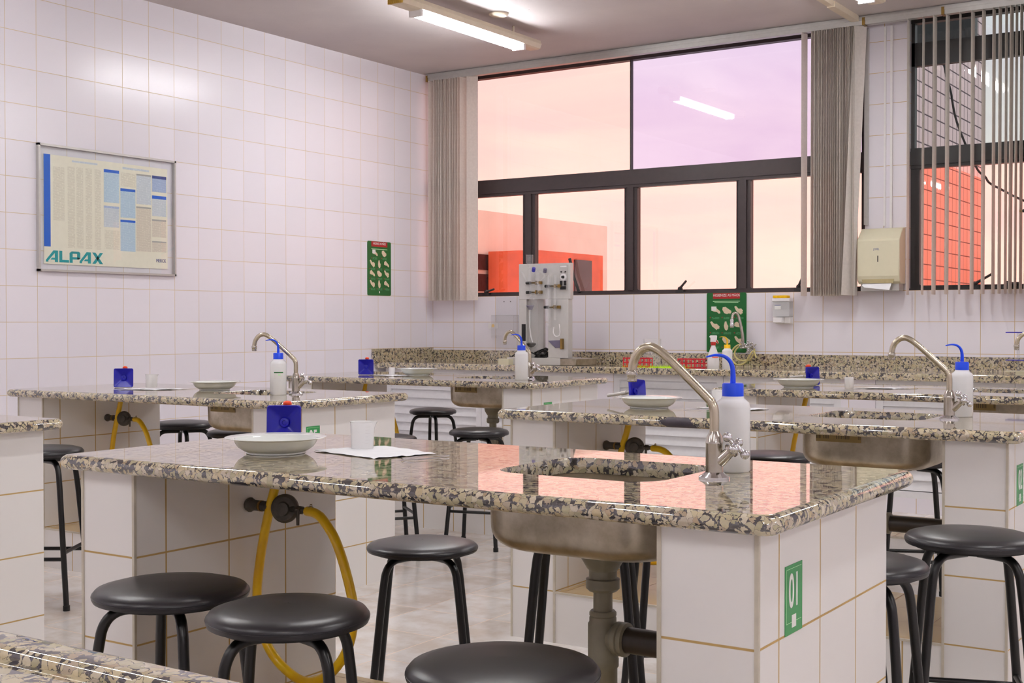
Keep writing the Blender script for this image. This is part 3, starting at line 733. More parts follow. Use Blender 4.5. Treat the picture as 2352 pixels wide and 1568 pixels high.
# ---------------------------------------------------------------- beakers, papers, tweezers, cups
def make_beaker(name, r=.0285, h=.066, mat='beaker'):
    o = empty(name); seg = 40; rings = []
    for rr, z in ((r*.93, 0), (r*.96, .002), (r*1.0, h*.8), (r*1.03, h*.97), (r*1.10, h), (r*1.0, h*.99), (r*.97, h*.8), (r*.92, .003), (r*.5, .0025)):
        ring = []
        for j in range(seg):
            a = 2*math.pi*j/seg; q = 1.0
            if z > h*.7: q += .28*max(0, (z-h*.7)/(h*.3))*math.exp(-(min(a, 2*math.pi-a)/.25)**2)
            ring.append((rr*q*math.cos(a), rr*q*math.sin(a), z))
        rings.append(ring)
    MB().grid(rings, cap0=True, cap1=True).build('cup', mat, o)
    m = MB()
    for i in range(6):
        z = .014+i*.008; w_ = .5 if i % 2 else .3
        rows = [[((r*1.012)*math.cos(-1.2+w_*j/4), (r*1.012)*math.sin(-1.2+w_*j/4), z+dz) for j in range(5)] for dz in (0, .0007)]
        m.grid(rows, close=False)
    m.build('graduation_mark', 'pgrey', o)
    return o
bk0 = make_beaker('beaker')
for i, (x, y, s_, rz, lab) in enumerate([(4.172, -5.905, 1.0, 33, 'translucent plastic beaker on white paper, nearest bench'), (1.405, -4.150, .95, 33, 'small clear beaker beside the blue burner, left middle bench'),
                              (4.268, -3.985, .95, 33, 'small translucent beaker on the second bench behind the faucet')]):
    o = bk0 if i == 0 else copy_tree(bk0); o.location = (x, y, ZT+.0022); o.rotation_euler = (0, 0, R(rz)); o.scale = (s_,)*3; tag(o, lab, 'beaker', 'small plastic beakers')
m = MB(); m.lathe([(.017, 0), (.0185, .002), (.0195, .046), (.018, .048), (.0, .048)], (0, 0, 0), 28, cap1=False); c0 = m.build('white_cup', 'white_plastic')
for i, (x, y, s_, lab) in enumerate([(1.462, -2.375, .95, 'white cup upside down beside the burner, far left bench'), (4.232, -2.420, 1.10, 'white cup upside down on the right rear bench')]):
    o = c0 if i == 0 else c0.copy()
    if i: col.objects.link(o)
    o.location = (x, y, ZT+.0004 if i == 0 else ZT+.0004); o.scale = (s_,)*3; tag(o, lab, 'cup', 'small white cups turned over')
def paper(pts, lab, seed=1):
    r_ = random.Random(seed); c = [sum(p[k] for p in pts)/4 for k in (0, 1)]; m = MB(); N = 14; rows = []
    P = [Vector((p[0]-c[0], p[1]-c[1])) for p in pts]
    hh = [[0.0008+abs(r_.gauss(0, .0009)) for _ in range(N+1)] for _ in range(N+1)]
    for i in range(N+1):
        u = i/N; rows.append([])
        for j in range(N+1):
            v = j/N; q = P[0]*(1-u)*(1-v)+P[1]*u*(1-v)+P[2]*u*v+P[3]*(1-u)*v
            e = min(u, v, 1-u, 1-v); wv = .0015*abs(math.sin(7*u+3*v+seed))*(1-min(1, e*4)*.6)
            q += Vector((r_.uniform(-.0015, .0015), r_.uniform(-.0015, .0015)))
            rows[-1].append((q.x, q.y, hh[i][j]+wv if not (i % N == 0 and j % N == 0) else .0005))
    m.grid(rows, close=False); o = m.build('paper_sheet', 'paper', loc=(c[0], c[1], ZT+.0002)); tag(o, lab, 'paper', 'white paper towels under the instruments'); return o
paper([(4.105, -6.010), (4.345, -6.070), (4.400, -5.905), (4.165, -5.820)], 'creased white paper under the beaker, nearest bench', 1)
paper([(4.215, -4.075), (4.42, -4.13), (4.46, -3.98), (4.26, -3.93)], 'white paper on the second bench beside the faucet', 2)
paper([(1.375, -4.365), (1.60, -4.30), (1.66, -4.14), (1.42, -4.21)], 'white paper in front of the burner, left middle bench', 3)
paper([(1.36, -2.47), (1.56, -2.49), (1.60, -2.34), (1.40, -2.31)], 'white paper under the cup, far left bench', 4)
paper([(4.245, -2.40), (4.42, -2.34), (4.50, -2.22), (4.30, -2.27)], 'white paper on the right rear bench beside the cup', 5)
def make_tweezers():
    m = MB()
    for s in (-1, 1):
        rows = []
        for i in range(13):
            t = i/12; x = t*.125; off = s*(.0004+.0024*math.sin(math.pi*t)**.8); wd = .0048*(1-t*.75)
            rows.append([(x, off-.0006, -wd+.005), (x, off+.0006, -wd+.005), (x, off+.0006, wd+.005), (x, off-.0006, wd+.005)])
        m.grid(rows, cap0=True, cap1=True)
    return m.build('tweezers', 'bright_chrome')
t0 = make_tweezers()
for i, (x, y, rz, lab) in enumerate([(4.408, -6.052, 68, 'steel tweezers lying at the corner of the paper, nearest bench'), (4.205, -4.155, 30, 'steel tweezers on the second bench behind the faucet spout'), (1.50, -4.30, 38, 'steel tweezers beside the paper, left middle bench'), (4.225, -2.62, 50, 'steel tweezers beside the white cup, right rear bench')]):
    o = t0 if i == 0 else t0.copy()
    if i: col.objects.link(o)
    o.location = (x, y, ZT+.0012); o.rotation_euler = (R(90), 0, R(rz)); tag(o, lab, 'tweezers', 'steel tweezers on the benches')
    o.location.z = ZT+.0035

# ---------------------------------------------------------------- gas taps with yellow hose
def make_gas():
    o = empty('gas_regulator'); m = MB()         # local origin: wall fitting, +x leaves the tiled support
    m.lathe([(.017, .001), (.019, .008), (.015, .016), (.0135, .020), (.0135, .040)], (0, 0, 0), 14, (1, 0, 0)); m.cyl((.040, 0, 0), (.075, 0, 0), .012, 12); m.cyl((.052, 0, 0), (.066, 0, 0), .0145, 6)
    m.build('inlet_pipe', 'iron', o)
    MB().lathe([(.0142, .043), (.0142, .049)], (0, 0, 0), 16, (1, 0, 0)).build('brass_ring', 'brass', o)
    ax = Vector((.35, -.93, .05)).normalized(); c = Vector((.126, 0, 0))
    m = MB(); m.lathe([(.020, -.022), (.030, -.014), (.034, -.006), (.036, -.004), (.036, .004), (.033, .006), (.030, .010), (.018, .013), (.016, .020), (.013, .021), (.001, .021)], c, 32, ax)
    m.cyl((.095, 0, 0), (.160, 0, 0), .008, 12); m.build('regulator_body', 'iron', o)
    m = MB(); m.cyl((.165, 0, 0), (.205, 0, .0), .0075, 12); m.lathe([(.011, 0), (.011, .012)], (.170, 0, 0), 6, (1, 0, 0)); m.tube([(.176, -.006, 0), (.178, -.010, -.012), (.178, -.010, -.036)], [.005, .0045, .004], 8); m.build('valve', 'iron', o)
    m = MB(); m.lathe([(.0108, .0), (.0112, .004), (.0112, .008)], (.205, 0, .001), 16, (1, 0, 0)); m.ball((.212, 0, .014), .004); m.build('hose_clamp', 'chrome', o)
    P = [(.200, 0, -.001), (.235, 0, -.002), (.268, 0, -.014), (.314, 0, -.060), (.352, 0, -.140), (.371, 0, -.222), (.352, 0, -.308), (.290, 0, -.382), (.205, 0, -.418), (.115, 0, -.395), (.058, 0, -.338), (.030, 0, -.242), (.042, 0, -.130), (.070, 0, -.018), (.092, 0, .049), (.108, 0, .112)]
    P = [(p[0], p[1]-(.03*math.sin(min(1, i/9)*math.pi)), p[2]) for i, p in enumerate(P)]
    m = MB(); m.tube(spline(P, 6), .0118, 16); m.build('hose', 'hose', o)['label'] = 'yellow rubber gas hose'
    return o
g0 = make_gas()
for i, (k, lab) in enumerate([('A', 'dark gas regulator with a long yellow hose loop under the nearest bench'), ('B', 'dark gas regulator with yellow hose under the second bench'),
        ('C', 'dark gas regulator with yellow hose under the left middle bench'), ('D', 'gas regulator and yellow hose under the far left bench'), ('E', 'gas regulator and yellow hose under the right rear bench')]):
    o = g0 if i == 0 else copy_tree(g0); o.location = (BEN[k][0]+ST, BEN[k][1]+.366, .670); tag(o, lab, 'gas regulator', 'gas regulators with yellow hoses')
    if k == 'C': o.rotation_euler = (0, 0, 0)

# ---------------------------------------------------------------- stools
def make_stool(hgt=.60, rad=.16):
    o = empty('stool'); m = MB()
    zt = 0.0                                        # origin at the seat top; legs go down to -hgt
    m.lathe([(rad*.90, -.029), (rad*.985, -.027), (rad, -.021), (rad*.997, -.013), (rad*.955, -.005), (rad*.8, .002), (rad*.5, .007), (.001, .009)], (0, 0, 0), 64, cap1=False)
    m.build('seat', 'vinyl', o)
    MB().lathe([(rad*.99, -.0185), (rad*1.004, -.0175), (rad*1.004, -.0160), (rad*.99, -.0150)], (0, 0, 0), 64, cap0=False, cap1=False).build('piping', 'vinyl', o)
    m = MB(); m.lathe([(rad*.86, -.035), (rad*.88, -.029)], (0, 0, 0), 40); m.build('seat_board', 'rubber', o)
    for q in range(4):
        a = R(45+90*q); c, s = math.cos(a), math.sin(a)
        prof = [(.02, -.047), (rad*.50, -.047), (rad*.66, -.050), (rad*.78, -.062), (rad*.86, -.084), (rad*.90, -.115), (rad*.97, -.20), (rad*1.25, -hgt+.012)]
        m = MB(); m.tube(spline([(r_*c, r_*s, z) for r_, z in prof], 4), .0112, 14); lg = m.build('leg', 'black_metal', o)
        m = MB(); m.cyl((rad*1.25*c, rad*1.25*s, -hgt+.02), (rad*1.255*c, rad*1.255*s, -hgt), .0135, 12); m.build('rubber_foot', 'rubber', lg)
    zr = -hgt+.190; rr = rad*1.09
    m = MB(); cs = [(rr*math.cos(R(45+90*q)), rr*math.sin(R(45+90*q))) for q in range(4)]
    for q in range(4):
        a, b = Vector(cs[q]), Vector(cs[(q+1) % 4]); m.tube([(a.x, a.y, zr+(q % 2)*.022), (b.x, b.y, zr+(q % 2)*.022)], .0075, 10)
    m.build('footrest', 'black_metal', o)
    return o
STOOLS = [  # x, y, seat height, radius, rot, label
 (4.096, -6.450, .570, .165, 12, 'black round stool left of the yellow hose, second from the front'),
 (4.549, -6.574, .600, .152, 30, 'black round stool whose seat overlaps the yellow hose loop'),
 (5.060, -6.620, .583, .158, 40, 'black round stool in the bottom centre in front of the drain trap'),
 (3.975, -5.400, .500, .160, 34, 'black stool with mauve sheen seen under the nearest bench'),
 (1.330, -1.790, .583, .150, 0, 'black stool in front of the louvred doors beyond the far left bench'),
 (2.520, -3.000, .592, .152, 15, 'black stool left of the second bench corner, before the drain'),
 (5.405, -5.000, .600, .162, 20, 'black stool at the right beside the 02 bench end'),
 (5.277, -5.500, .600, .154, 5, 'black stool half hidden behind the 01 bench end'),
 (5.060, -5.050, .530, .154, 25, 'black stool seat just showing behind the half hidden stool'),
 (1.800, -5.060, .628, .160, 33.5, 'black stool at the left edge between two benches'),
 (1.067, -3.640, .610, .158, 10, 'black stool behind the left middle bench, under its far edge'),
 (1.470, -3.640, .585, .158, 40, 'black stool partly hidden by the left middle bench sink'),
 (2.235, -3.400, .575, .155, 50, 'black stool with orange sheen peeking past the left middle bench end'),
 (2.060, -1.800, .575, .155, 20, 'black stool behind the drain trap of the far left bench'),
 (4.310, -3.600, .620, .158, 30, 'black stool seat seen between the wash bottle and second bench sink'),
 (4.530, -5.435, .630, .176, 25, 'black stool whose legs show below the nearest sink'),
 (4.560, -4.940, .600, .158, 35, 'black stool with square footrest seen behind the nearest waste pipe'),
 (4.730, -3.120, .590, .158, 25, 'black stool whose legs show under the second bench at right'),
]
st0 = None
for i, (x, y, h, r_, rz, lab) in enumerate(STOOLS):
    if st0 is None: st0 = make_stool(); o = st0
    else: o = copy_tree(st0)
    s1 = r_/.16; o.location = (x, y, h); o.rotation_euler = (0, 0, R(rz)); o.scale = (s1, s1, h/.60); tag(o, lab, 'stool', 'black round lab stools')
    if i in (3, 15):
        for ch in [k for k in bpy.data.objects if k.parent == o and k.name.startswith('footrest')]: bpy.data.objects.remove(ch)

# ---------------------------------------------------------------- back counter
bc = empty('granite_counter', (0.0, -.35, .79)); tag(bc, 'long granite counter with backsplash under the windows', 'counter')
m = MB(); m.box(.002, 9.55, -.73, -.002, .790, .824); shift(m, (0, -.35, .79)); m.build('countertop', 'granite_dark', bc, bevel=.006)
m = MB(); m.box(.002, 9.55, -.745, -.705, .787, .832); shift(m, (0, -.35, .79)); m.build('front_rim', 'granite_dark', bc, bevel=.009)
m = MB(); m.box(.002, 9.55, -.022, -.002, .824, .915); m.box(.002, .022, -.782, -.022, .824, .932); shift(m, (0, -.35, .79)); m.build('backsplash', 'granite_dark', bc)
m = MB(); m.box(.0, 9.55, -.68, -.05, 0, .09); struct(m.build('trim_1', 'tile_back', merge=False), 'low white tiled base under the back counter', 'base')
# tiled pillars and louvred doors
for k, (a, b) in enumerate(((1.870, 2.030), (3.605, 3.815), (5.40, 5.60))):
    MB().box(a, b, -.685, -.05, .09, .789).build('trim_%d' % (k+2), 'tile_back', merge=False)['kind'] = 'structure'
def door_unit(x0, x1, label):
    o = empty('louvred_cabinet', ((x0+x1)/2, -.66, .09)); tag(o, label, 'cabinet', 'white louvred cabinets under the back counter')
    w_ = (x1-x0)/2; m = MB()
    for a in ((-w_+.001, -w_+.045, 0, .696), (w_-.045, w_-.001, 0, .696), (-w_+.045, w_-.045, .655, .696), (-w_+.045, w_-.045, 0, .04)): m.box(a[0], a[1], -.02, .02, a[2], a[3])
    m.box(-w_+.001, w_-.001, .0205, .038, .0, .697); m.build('door_frame', 'white_paint', o)
    m = MB(); z = .045
    while z < .64:
        m.face([(-w_+.045, -.016, z), (w_-.045, -.016, z), (w_-.045, .004, z+.060), (-w_+.045, .004, z+.060)])
        m.face([(-w_+.045, -.016, z), (-w_+.045, .010, z), (w_-.045, .010, z), (w_-.045, -.016, z)])
        z += .062
    m.build('louvre', 'white_paint', o)
    return o
MB().box(.004, 9.55, -.615, -.06, .092, .788).build('cabinet_carcass', 'white_paint', bc).location = (0, .35, -.79)
door_unit(.06, .94, 'white louvred cabinet at the far left behind the black stool')
door_unit(.941, 1.87, 'white louvred cabinet beneath the distillation unit')
door_unit(2.03, 2.83, 'white louvred cabinet below the red racks and wash bottle')
door_unit(2.831, 3.605, 'white louvred cabinet below the soap dispenser')
door_unit(3.815, 4.61, 'white louvred cabinet under the second bench faucet at right')
door_unit(4.611, 5.40, 'white louvred cabinet near the right edge')

# ---------------------------------------------------------------- distillation unit
CZ = .826
d = empty('distillation_unit', (1.36, -.36, CZ)); tag(d, 'grey steel water distiller with glass tubes on the back counter', 'distiller')
D0 = (1.36, -.36, CZ)
def part(mb, name, mat, bev=0, par=d, off=D0): return shift(mb, off).build(name, mat, par, bevel=bev)
MT['unit_grey'] = plain('pale_grey_enamel', S(204, 202, 198), .28, .2, .02)
MT['grey_cap'] = plain('slate_grey_cap', S(112, 106, 130), .4)
MT['blue_valve'] = plain('indigo_knob', S(56, 56, 168), .35)
part(MB().box(1.045, 1.50, -.50, -.20, CZ, CZ+.052), 'base', 'unit_grey', .004)
part(MB().box(1.50, 1.63, -.50, -.20, CZ, CZ+.048), 'side_box', 'steel', .003)
m = MB()
m.box(1.150, 1.583, -.50, -.455, 1.300, 1.556); part(m, 'top_panel', 'unit_grey', .003)
m = MB(); m.box(1.150, 1.322, -.44, -.41, CZ+.052, 1.300); m.box(1.150, 1.215, -.499, -.44, CZ+.052, 1.300); part(m, 'left_column', 'unit_grey', .003)
m = MB(); m.box(1.398, 1.566, -.499, -.44, CZ+.052, 1.300); part(m, 'right_column', 'unit_grey', .003)
part(MB().box(1.175, 1.208, -.5035, -.499, .998, 1.121), 'side_slot', 'rubber', .002)
m = MB(); m.box(1.498, 1.565, -.508, -.499, 1.360, 1.542); part(m, 'control_panel', 'alu', .002)
m = MB(); m.lathe([(.026, 0), (.026, .003)], (1.531, -.508, 1.455), 24, (0, -1, 0)); m.box(1.506, 1.556, -.5095, -.508, 1.526, 1.535, ); part(m, 'dial_plate', 'white_plastic')
m = MB(); m.lathe([(.011, 0), (.009, .014)], (1.531, -.511, 1.455), 16, (0, -1, 0)); m.box(1.506, 1.522, -.516, -.508, 1.395, 1.428); m.box(1.538, 1.555, -.516, -.508, 1.395, 1.428); m.box(1.508, 1.552, -.514, -.508, 1.366, 1.390)
m.lathe([(.005, 0), (.005, .006)], (1.514, -.508, 1.492), 8, (0, -1, 0)); m.lathe([(.005, 0), (.005, .006)], (1.548, -.508, 1.492), 8, (0, -1, 0)); part(m, 'switch', 'rubber')
for (x, z, mt) in ((1.296, 1.512, 'blue_valve'), (1.392, 1.503, 'grey_cap')):
    a = Vector((.35, -.3, .8)).normalized(); c = Vector((x, -.535, z-.012))
    part(MB().cyl(c, c+a*.028, .013, 14), 'stopper', mt)
for (x, z) in ((1.240, 1.418), (1.242, 1.350), (1.400, 1.392), (1.394, 1.242)):
    m = MB(); m.cyl((x-.018, -.512, z), (x+.018, -.516, z), .011, 12); part(m, 'clamp_knob', 'rubber')
    m = MB(); m.cyl((x+.02, -.512, z), (x+.115, -.512, z), .005, 8); m.box(x+.062, x+.070, -.525, -.50, z-.014, z+.014); m.box(x+.090, x+.112, -.522, -.502, z-.011, z+.011); part(m, 'clamp_rod', 'brass')
# glassware
gm = MB(); gm.lathe([(.024, .0), (.026, .002), (.025, -.002), (.0245, -.055), (.010, -.075), (.007, -.10)], (1.258, -.525, 1.618), 20, cap0=False, cap1=False); part(gm, 'glass_funnel', 'clear_box')
gm = MB(); gm.tube(spline([(1.258, -.525, 1.52), (1.262, -.53, 1.46), (1.27, -.53, 1.38), (1.268, -.53, 1.30)], 5), .011, 12)
gm.tube(spline([(1.32, -.53, 1.50), (1.335, -.535, 1.47), (1.33, -.54, 1.42), (1.345, -.535, 1.38), (1.33, -.53, 1.33)], 5), [.016]*21, 12)
gm.tube(spline([(1.30, -.53, 1.47), (1.33, -.53, 1.495), (1.37, -.53, 1.49), (1.385, -.53, 1.46), (1.35, -.53, 1.43)], 5), .008, 10)
gm.tube([(1.425, -.535, 1.46), (1.425, -.535, 1.10)], .020, 16); gm.tube([(1.425, -.535, 1.47), (1.425, -.535, 1.12)], .008, 10)
gm.tube([(1.478, -.535, 1.47), (1.478, -.535, 1.15)], .012, 14)
gm.tube(spline([(1.19, -.53, 1.50), (1.22, -.53, 1.46), (1.245, -.53, 1.42)], 5), .007, 10)
part(gm, 'glass_tubing', 'clear')
gm = MB(); gm.lathe([(.012, .22), (.020, .215), (.036, .17), (.038, .02), (.034, -.13), (.020, -.15), (.012, -.155)], (1.29, -.53, 1.10), 28, cap0=False, cap1=False)
gm.tube([(1.262, -.53, 1.24), (1.262, -.53, 1.10), (1.272, -.53, 1.02), (1.284, -.53, .985)], .005, 8); part(gm, 'glass_flask', 'clear')
part(MB().tube([(1.266, -.533, 1.23), (1.264, -.533, 1.10), (1.274, -.533, 1.03), (1.288, -.533, .99)], .0042, 8), 'inner_rod', 'white_plastic')
part(MB().lathe([(.014, -.022), (.026, 0), (.030, .002), (.030, .008)], (1.267, -.53, 1.247), 20), 'rubber_bung', 'grey_cap')
part(MB().lathe([(.002, -.022), (.020, -.016), (.034, 0), (.036, .006), (.020, .012)], (1.275, -.53, .975), 24), 'heating_bowl', 'rubber')
m = MB(); m.poly([(1.399, 1.002), (1.512, 1.008), (1.512, .955), (1.462, .950)], -.505, -.497); part(m, 'delivery_hood', 'grey_cap', .002)
part(MB().box(1.512, 1.530, -.525, -.495, .942, 1.018), 'hood_knob', 'brass', .004)
m = MB(); m.tube(spline([(1.455, -.515, 1.10), (1.452, -.515, 1.06), (1.47, -.515, 1.035), (1.50, -.515, 1.04), (1.507, -.515, 1.07), (1.50, -.515, 1.12)], 5), .0035, 8); part(m, 'drip_tube', 'white_plastic')
m = MB(); r_ = random.Random(5)
for k in range(9):
    c = Vector((1.315+r_.uniform(-.02, .03), -.45+r_.uniform(-.03, .02), .895+r_.uniform(-.005, .03))); pts = []
    for j in range(12):
        a = 2*math.pi*j/12; pts.append(c+Vector((math.cos(a)*r_.uniform(.03, .055), math.sin(a)*.02, math.sin(a)*r_.uniform(.012, .03))))
    pts = [Vector((p.x, p.y, max(p.z, CZ+.056))) for p in pts]; m.tube(pts, .005, 8, closed=True)
m.tube(spline([(1.28, -.47, .90), (1.22, -.5, .925), (1.15, -.51, .915), (1.09, -.50, .885)], 5), .005, 8); part(m, 'power_cable', 'rubber')
# small box left of it, partly behind the bottle
tag(MB().box(-.045, .045, -.03, .03, 0, .045).build('wooden_block', 'cream_plastic', loc=(1.10, -.60, CZ), bevel=.002), 'small cream block beside the distillation unit behind the blue capped bottle', 'block')

# ---------------------------------------------------------------- racks, mat, bottles on the counter
mt_ = MB(); mt_.box(-.25, .25, -.060, .060, 0, .006); r_ = random.Random(2)
for k in range(420):
    x = r_.uniform(-.24, .24); y = r_.uniform(-.055, .055); h = r_.uniform(.012, .028); mt_.face([(x-.002, y, .003), (x+.002, y, .003), (x+r_.uniform(-.004, .004), y+r_.uniform(-.004, .004), h)])
o = mt_.build('drying_mat', 'lime', loc=(2.345, -.642, CZ)); tag(o, 'lime green bristled drying mat between the red racks', 'mat')
def rack(x, y, rz, lab):
    m = MB(); w_, dp, h = .095, .032, .064
    for z in (.0, .028, .056):
        m.box(-w_, w_, -dp, -dp+.004, z, z+.007); m.box(-w_, w_, dp-.004, dp, z, z+.007); m.box(-w_, -w_+.004, -dp, dp, z, z+.007); m.box(w_-.004, w_, -dp, dp, z, z+.007)
        if z != .028:
            for i in range(6): m.box(-w_+.03*i+.012, -w_+.03*i+.018, -dp, dp, z+.001, z+.004)
    for i in range(7):
        xx = -w_+(2*w_-.006)*i/6; m.box(xx, xx+.006, -dp, -dp+.004, 0, h); m.box(xx, xx+.006, dp-.004, dp, 0, h)
    o = m.build('test_tube_rack', 'red', loc=(x, y, CZ+.0062), rot=(0, 0, R(rz))); tag(o, lab, 'rack', 'red test tube racks'); return o
rack(2.195, -.645, 8, 'red test tube rack behind the nearest faucet arch'); rack(2.600, -.645, 6, 'red test tube rack beside the white spray bottle')
o = shift(MB().lathe([(.055, 0), (.057, .003), (.060, .19), (.058, .19), (.055, .005), (.001, .005)], (0, 0, 0), 32), (0, 0, 0)).build('clear_jar', 'clear_box', loc=(2.235, -.51, CZ+.004)); tag(o, 'tall clear jar standing behind the left red rack', 'jar')
# spray bottle
o = empty('spray_bottle', (2.742, -.64, CZ), R(30)); tag(o, 'white spray bottle with red collar beside the yellow capped bottle', 'spray bottle')
m = MB(); rings = []
for (a, b, z) in ((.036, .026, 0), (.039, .028, .004), (.039, .028, .055), (.034, .026, .095), (.022, .018, .130), (.014, .013, .150), (.0125, .0125, .160)):
    rings.append([(a*math.cos(2*math.pi*j/28), b*math.sin(2*math.pi*j/28), z) for j in range(28)])
m.grid(rings, cap0=True, cap1=True); m.build('bottle', 'white_plastic', o)
MB().lathe([(.0165, .158), (.0175, .162), (.0175, .176), (.015, .180)], (0, 0, 0), 24).build('collar', 'dark_red', o)
m = MB(); m.poly([(-.020, .180), (.014, .178), (.022, .196), (.024, .218), (.020, .222), (-.018, .222), (-.026, .214), (-.016, .200)], -.010, .010); m.build('spray_head', 'white_plastic', o, bevel=.003)
m = MB(); m.poly([(.014, .196), (.020, .196), (.034, .168), (.029, .166), (.020, .180)], -.004, .004); m.build('trigger', 'dark_red', o)
m = MB(); m.box(-.010, .030, -.0295, -.0285, .078, .084); m.build('label_stripe', 'orange', o)
o = copy_tree(b0); o.name = 'wash_bottle'; o.location = (2.822, -.60, CZ); o.rotation_euler = (0, 0, R(10)); o.scale = (.92, .92, .88); tag(o, 'wash bottle with yellow cap beside the white spray bottle', 'wash bottle')
del o['group']
for ch in [k for k in bpy.data.objects if k.parent == o]:
    if ch.name.startswith(('cap', 'spout')): ch.data = ch.data.copy(); ch.data.materials[0] = MT['yellow']
    if ch.name.startswith('spout'): ch['label'] = 'yellow bent spout'

# ---------------------------------------------------------------- wall tap with rubber hose
o = empty('wall_tap', (2.745, -.03, .965)); tag(o, 'chrome multi valve wall tap with coiled pale hose beside the green poster', 'tap')
m = MB(); m.cyl((-.06, -.03, 0), (.05, -.03, 0), .013, 16); m.cyl((0, .03, 0), (0, -.03, 0), .014, 16); m.lathe([(.024, 0), (.022, .008), (.014, .010)], (0, .028, 0), 20, (0, -1, 0))
m.cyl((.0, -.03, -.010), (.0, -.03, -.040), .012, 12); m.build('manifold', 'bright_chrome', o)
m = MB(); r_ = random.Random(9)
for (x, y, z) in ((-.035, -.055, .012), (.012, -.05, .02), (.045, -.055, .01), (.02, -.055, -.03)):
    for q in range(4):
        a = R(90*q+20); m.tube([(x, y, z), (x+.016*math.cos(a), y-.004, z+.016*math.sin(a))], .004, 8); m.ball((x+.019*math.cos(a), y-.005, z+.019*math.sin(a)), .0068, 12)
m.build('cross_handle', 'bright_chrome', o)
m = MB(); m.tube(spline([(-.042, -.03, .01), (-.046, -.035, .09), (-.060, -.04, .17), (-.072, -.045, .215), (-.085, -.055, .232), (-.100, -.065, .222), (-.105, -.07, .19)], 6), .0105, 14); m.build('spout', 'chrome', o)
m = MB(); m.lathe([(.013, 0), (.015, -.01), (.012, -.02), (.015, -.03), (.015, -.05), (.012, -.06)], (-.106, -.07, .19), 18); m.build('spout_filter', 'bright_chrome', o)
m = MB(); P = [(-.045, -.05, .0)]+[(-.050+.078*math.cos(a), -.055-.01*a/6.28, -.055+.075*math.sin(a)) for a in [R(100+330*i/14) for i in range(15)]]
P = [(-.03, -.05, .015), (-.07, -.055, .010), (-.105, -.055, -.02), (-.118, -.06, -.065), (-.095, -.06, -.11), (-.055, -.06, -.125), (-.01, -.06, -.105), (.02, -.065, -.06), (.05, -.065, -.03), (.07, -.065, -.075)]
m.tube(spline(P, 6), .0058, 10)
P = [(-.05, -.05, .01), (-.085, -.05, -.02), (-.095, -.05, -.055), (-.07, -.055, -.085), (-.03, -.055, -.095), (.02, -.055, -.085), (.05, -.055, -.04), (.048, -.05, -.01)]
m.tube(spline(P, 6), .0058, 10); m.build('hose', 'clear_hose', o)['label'] = 'pale rubber hose'

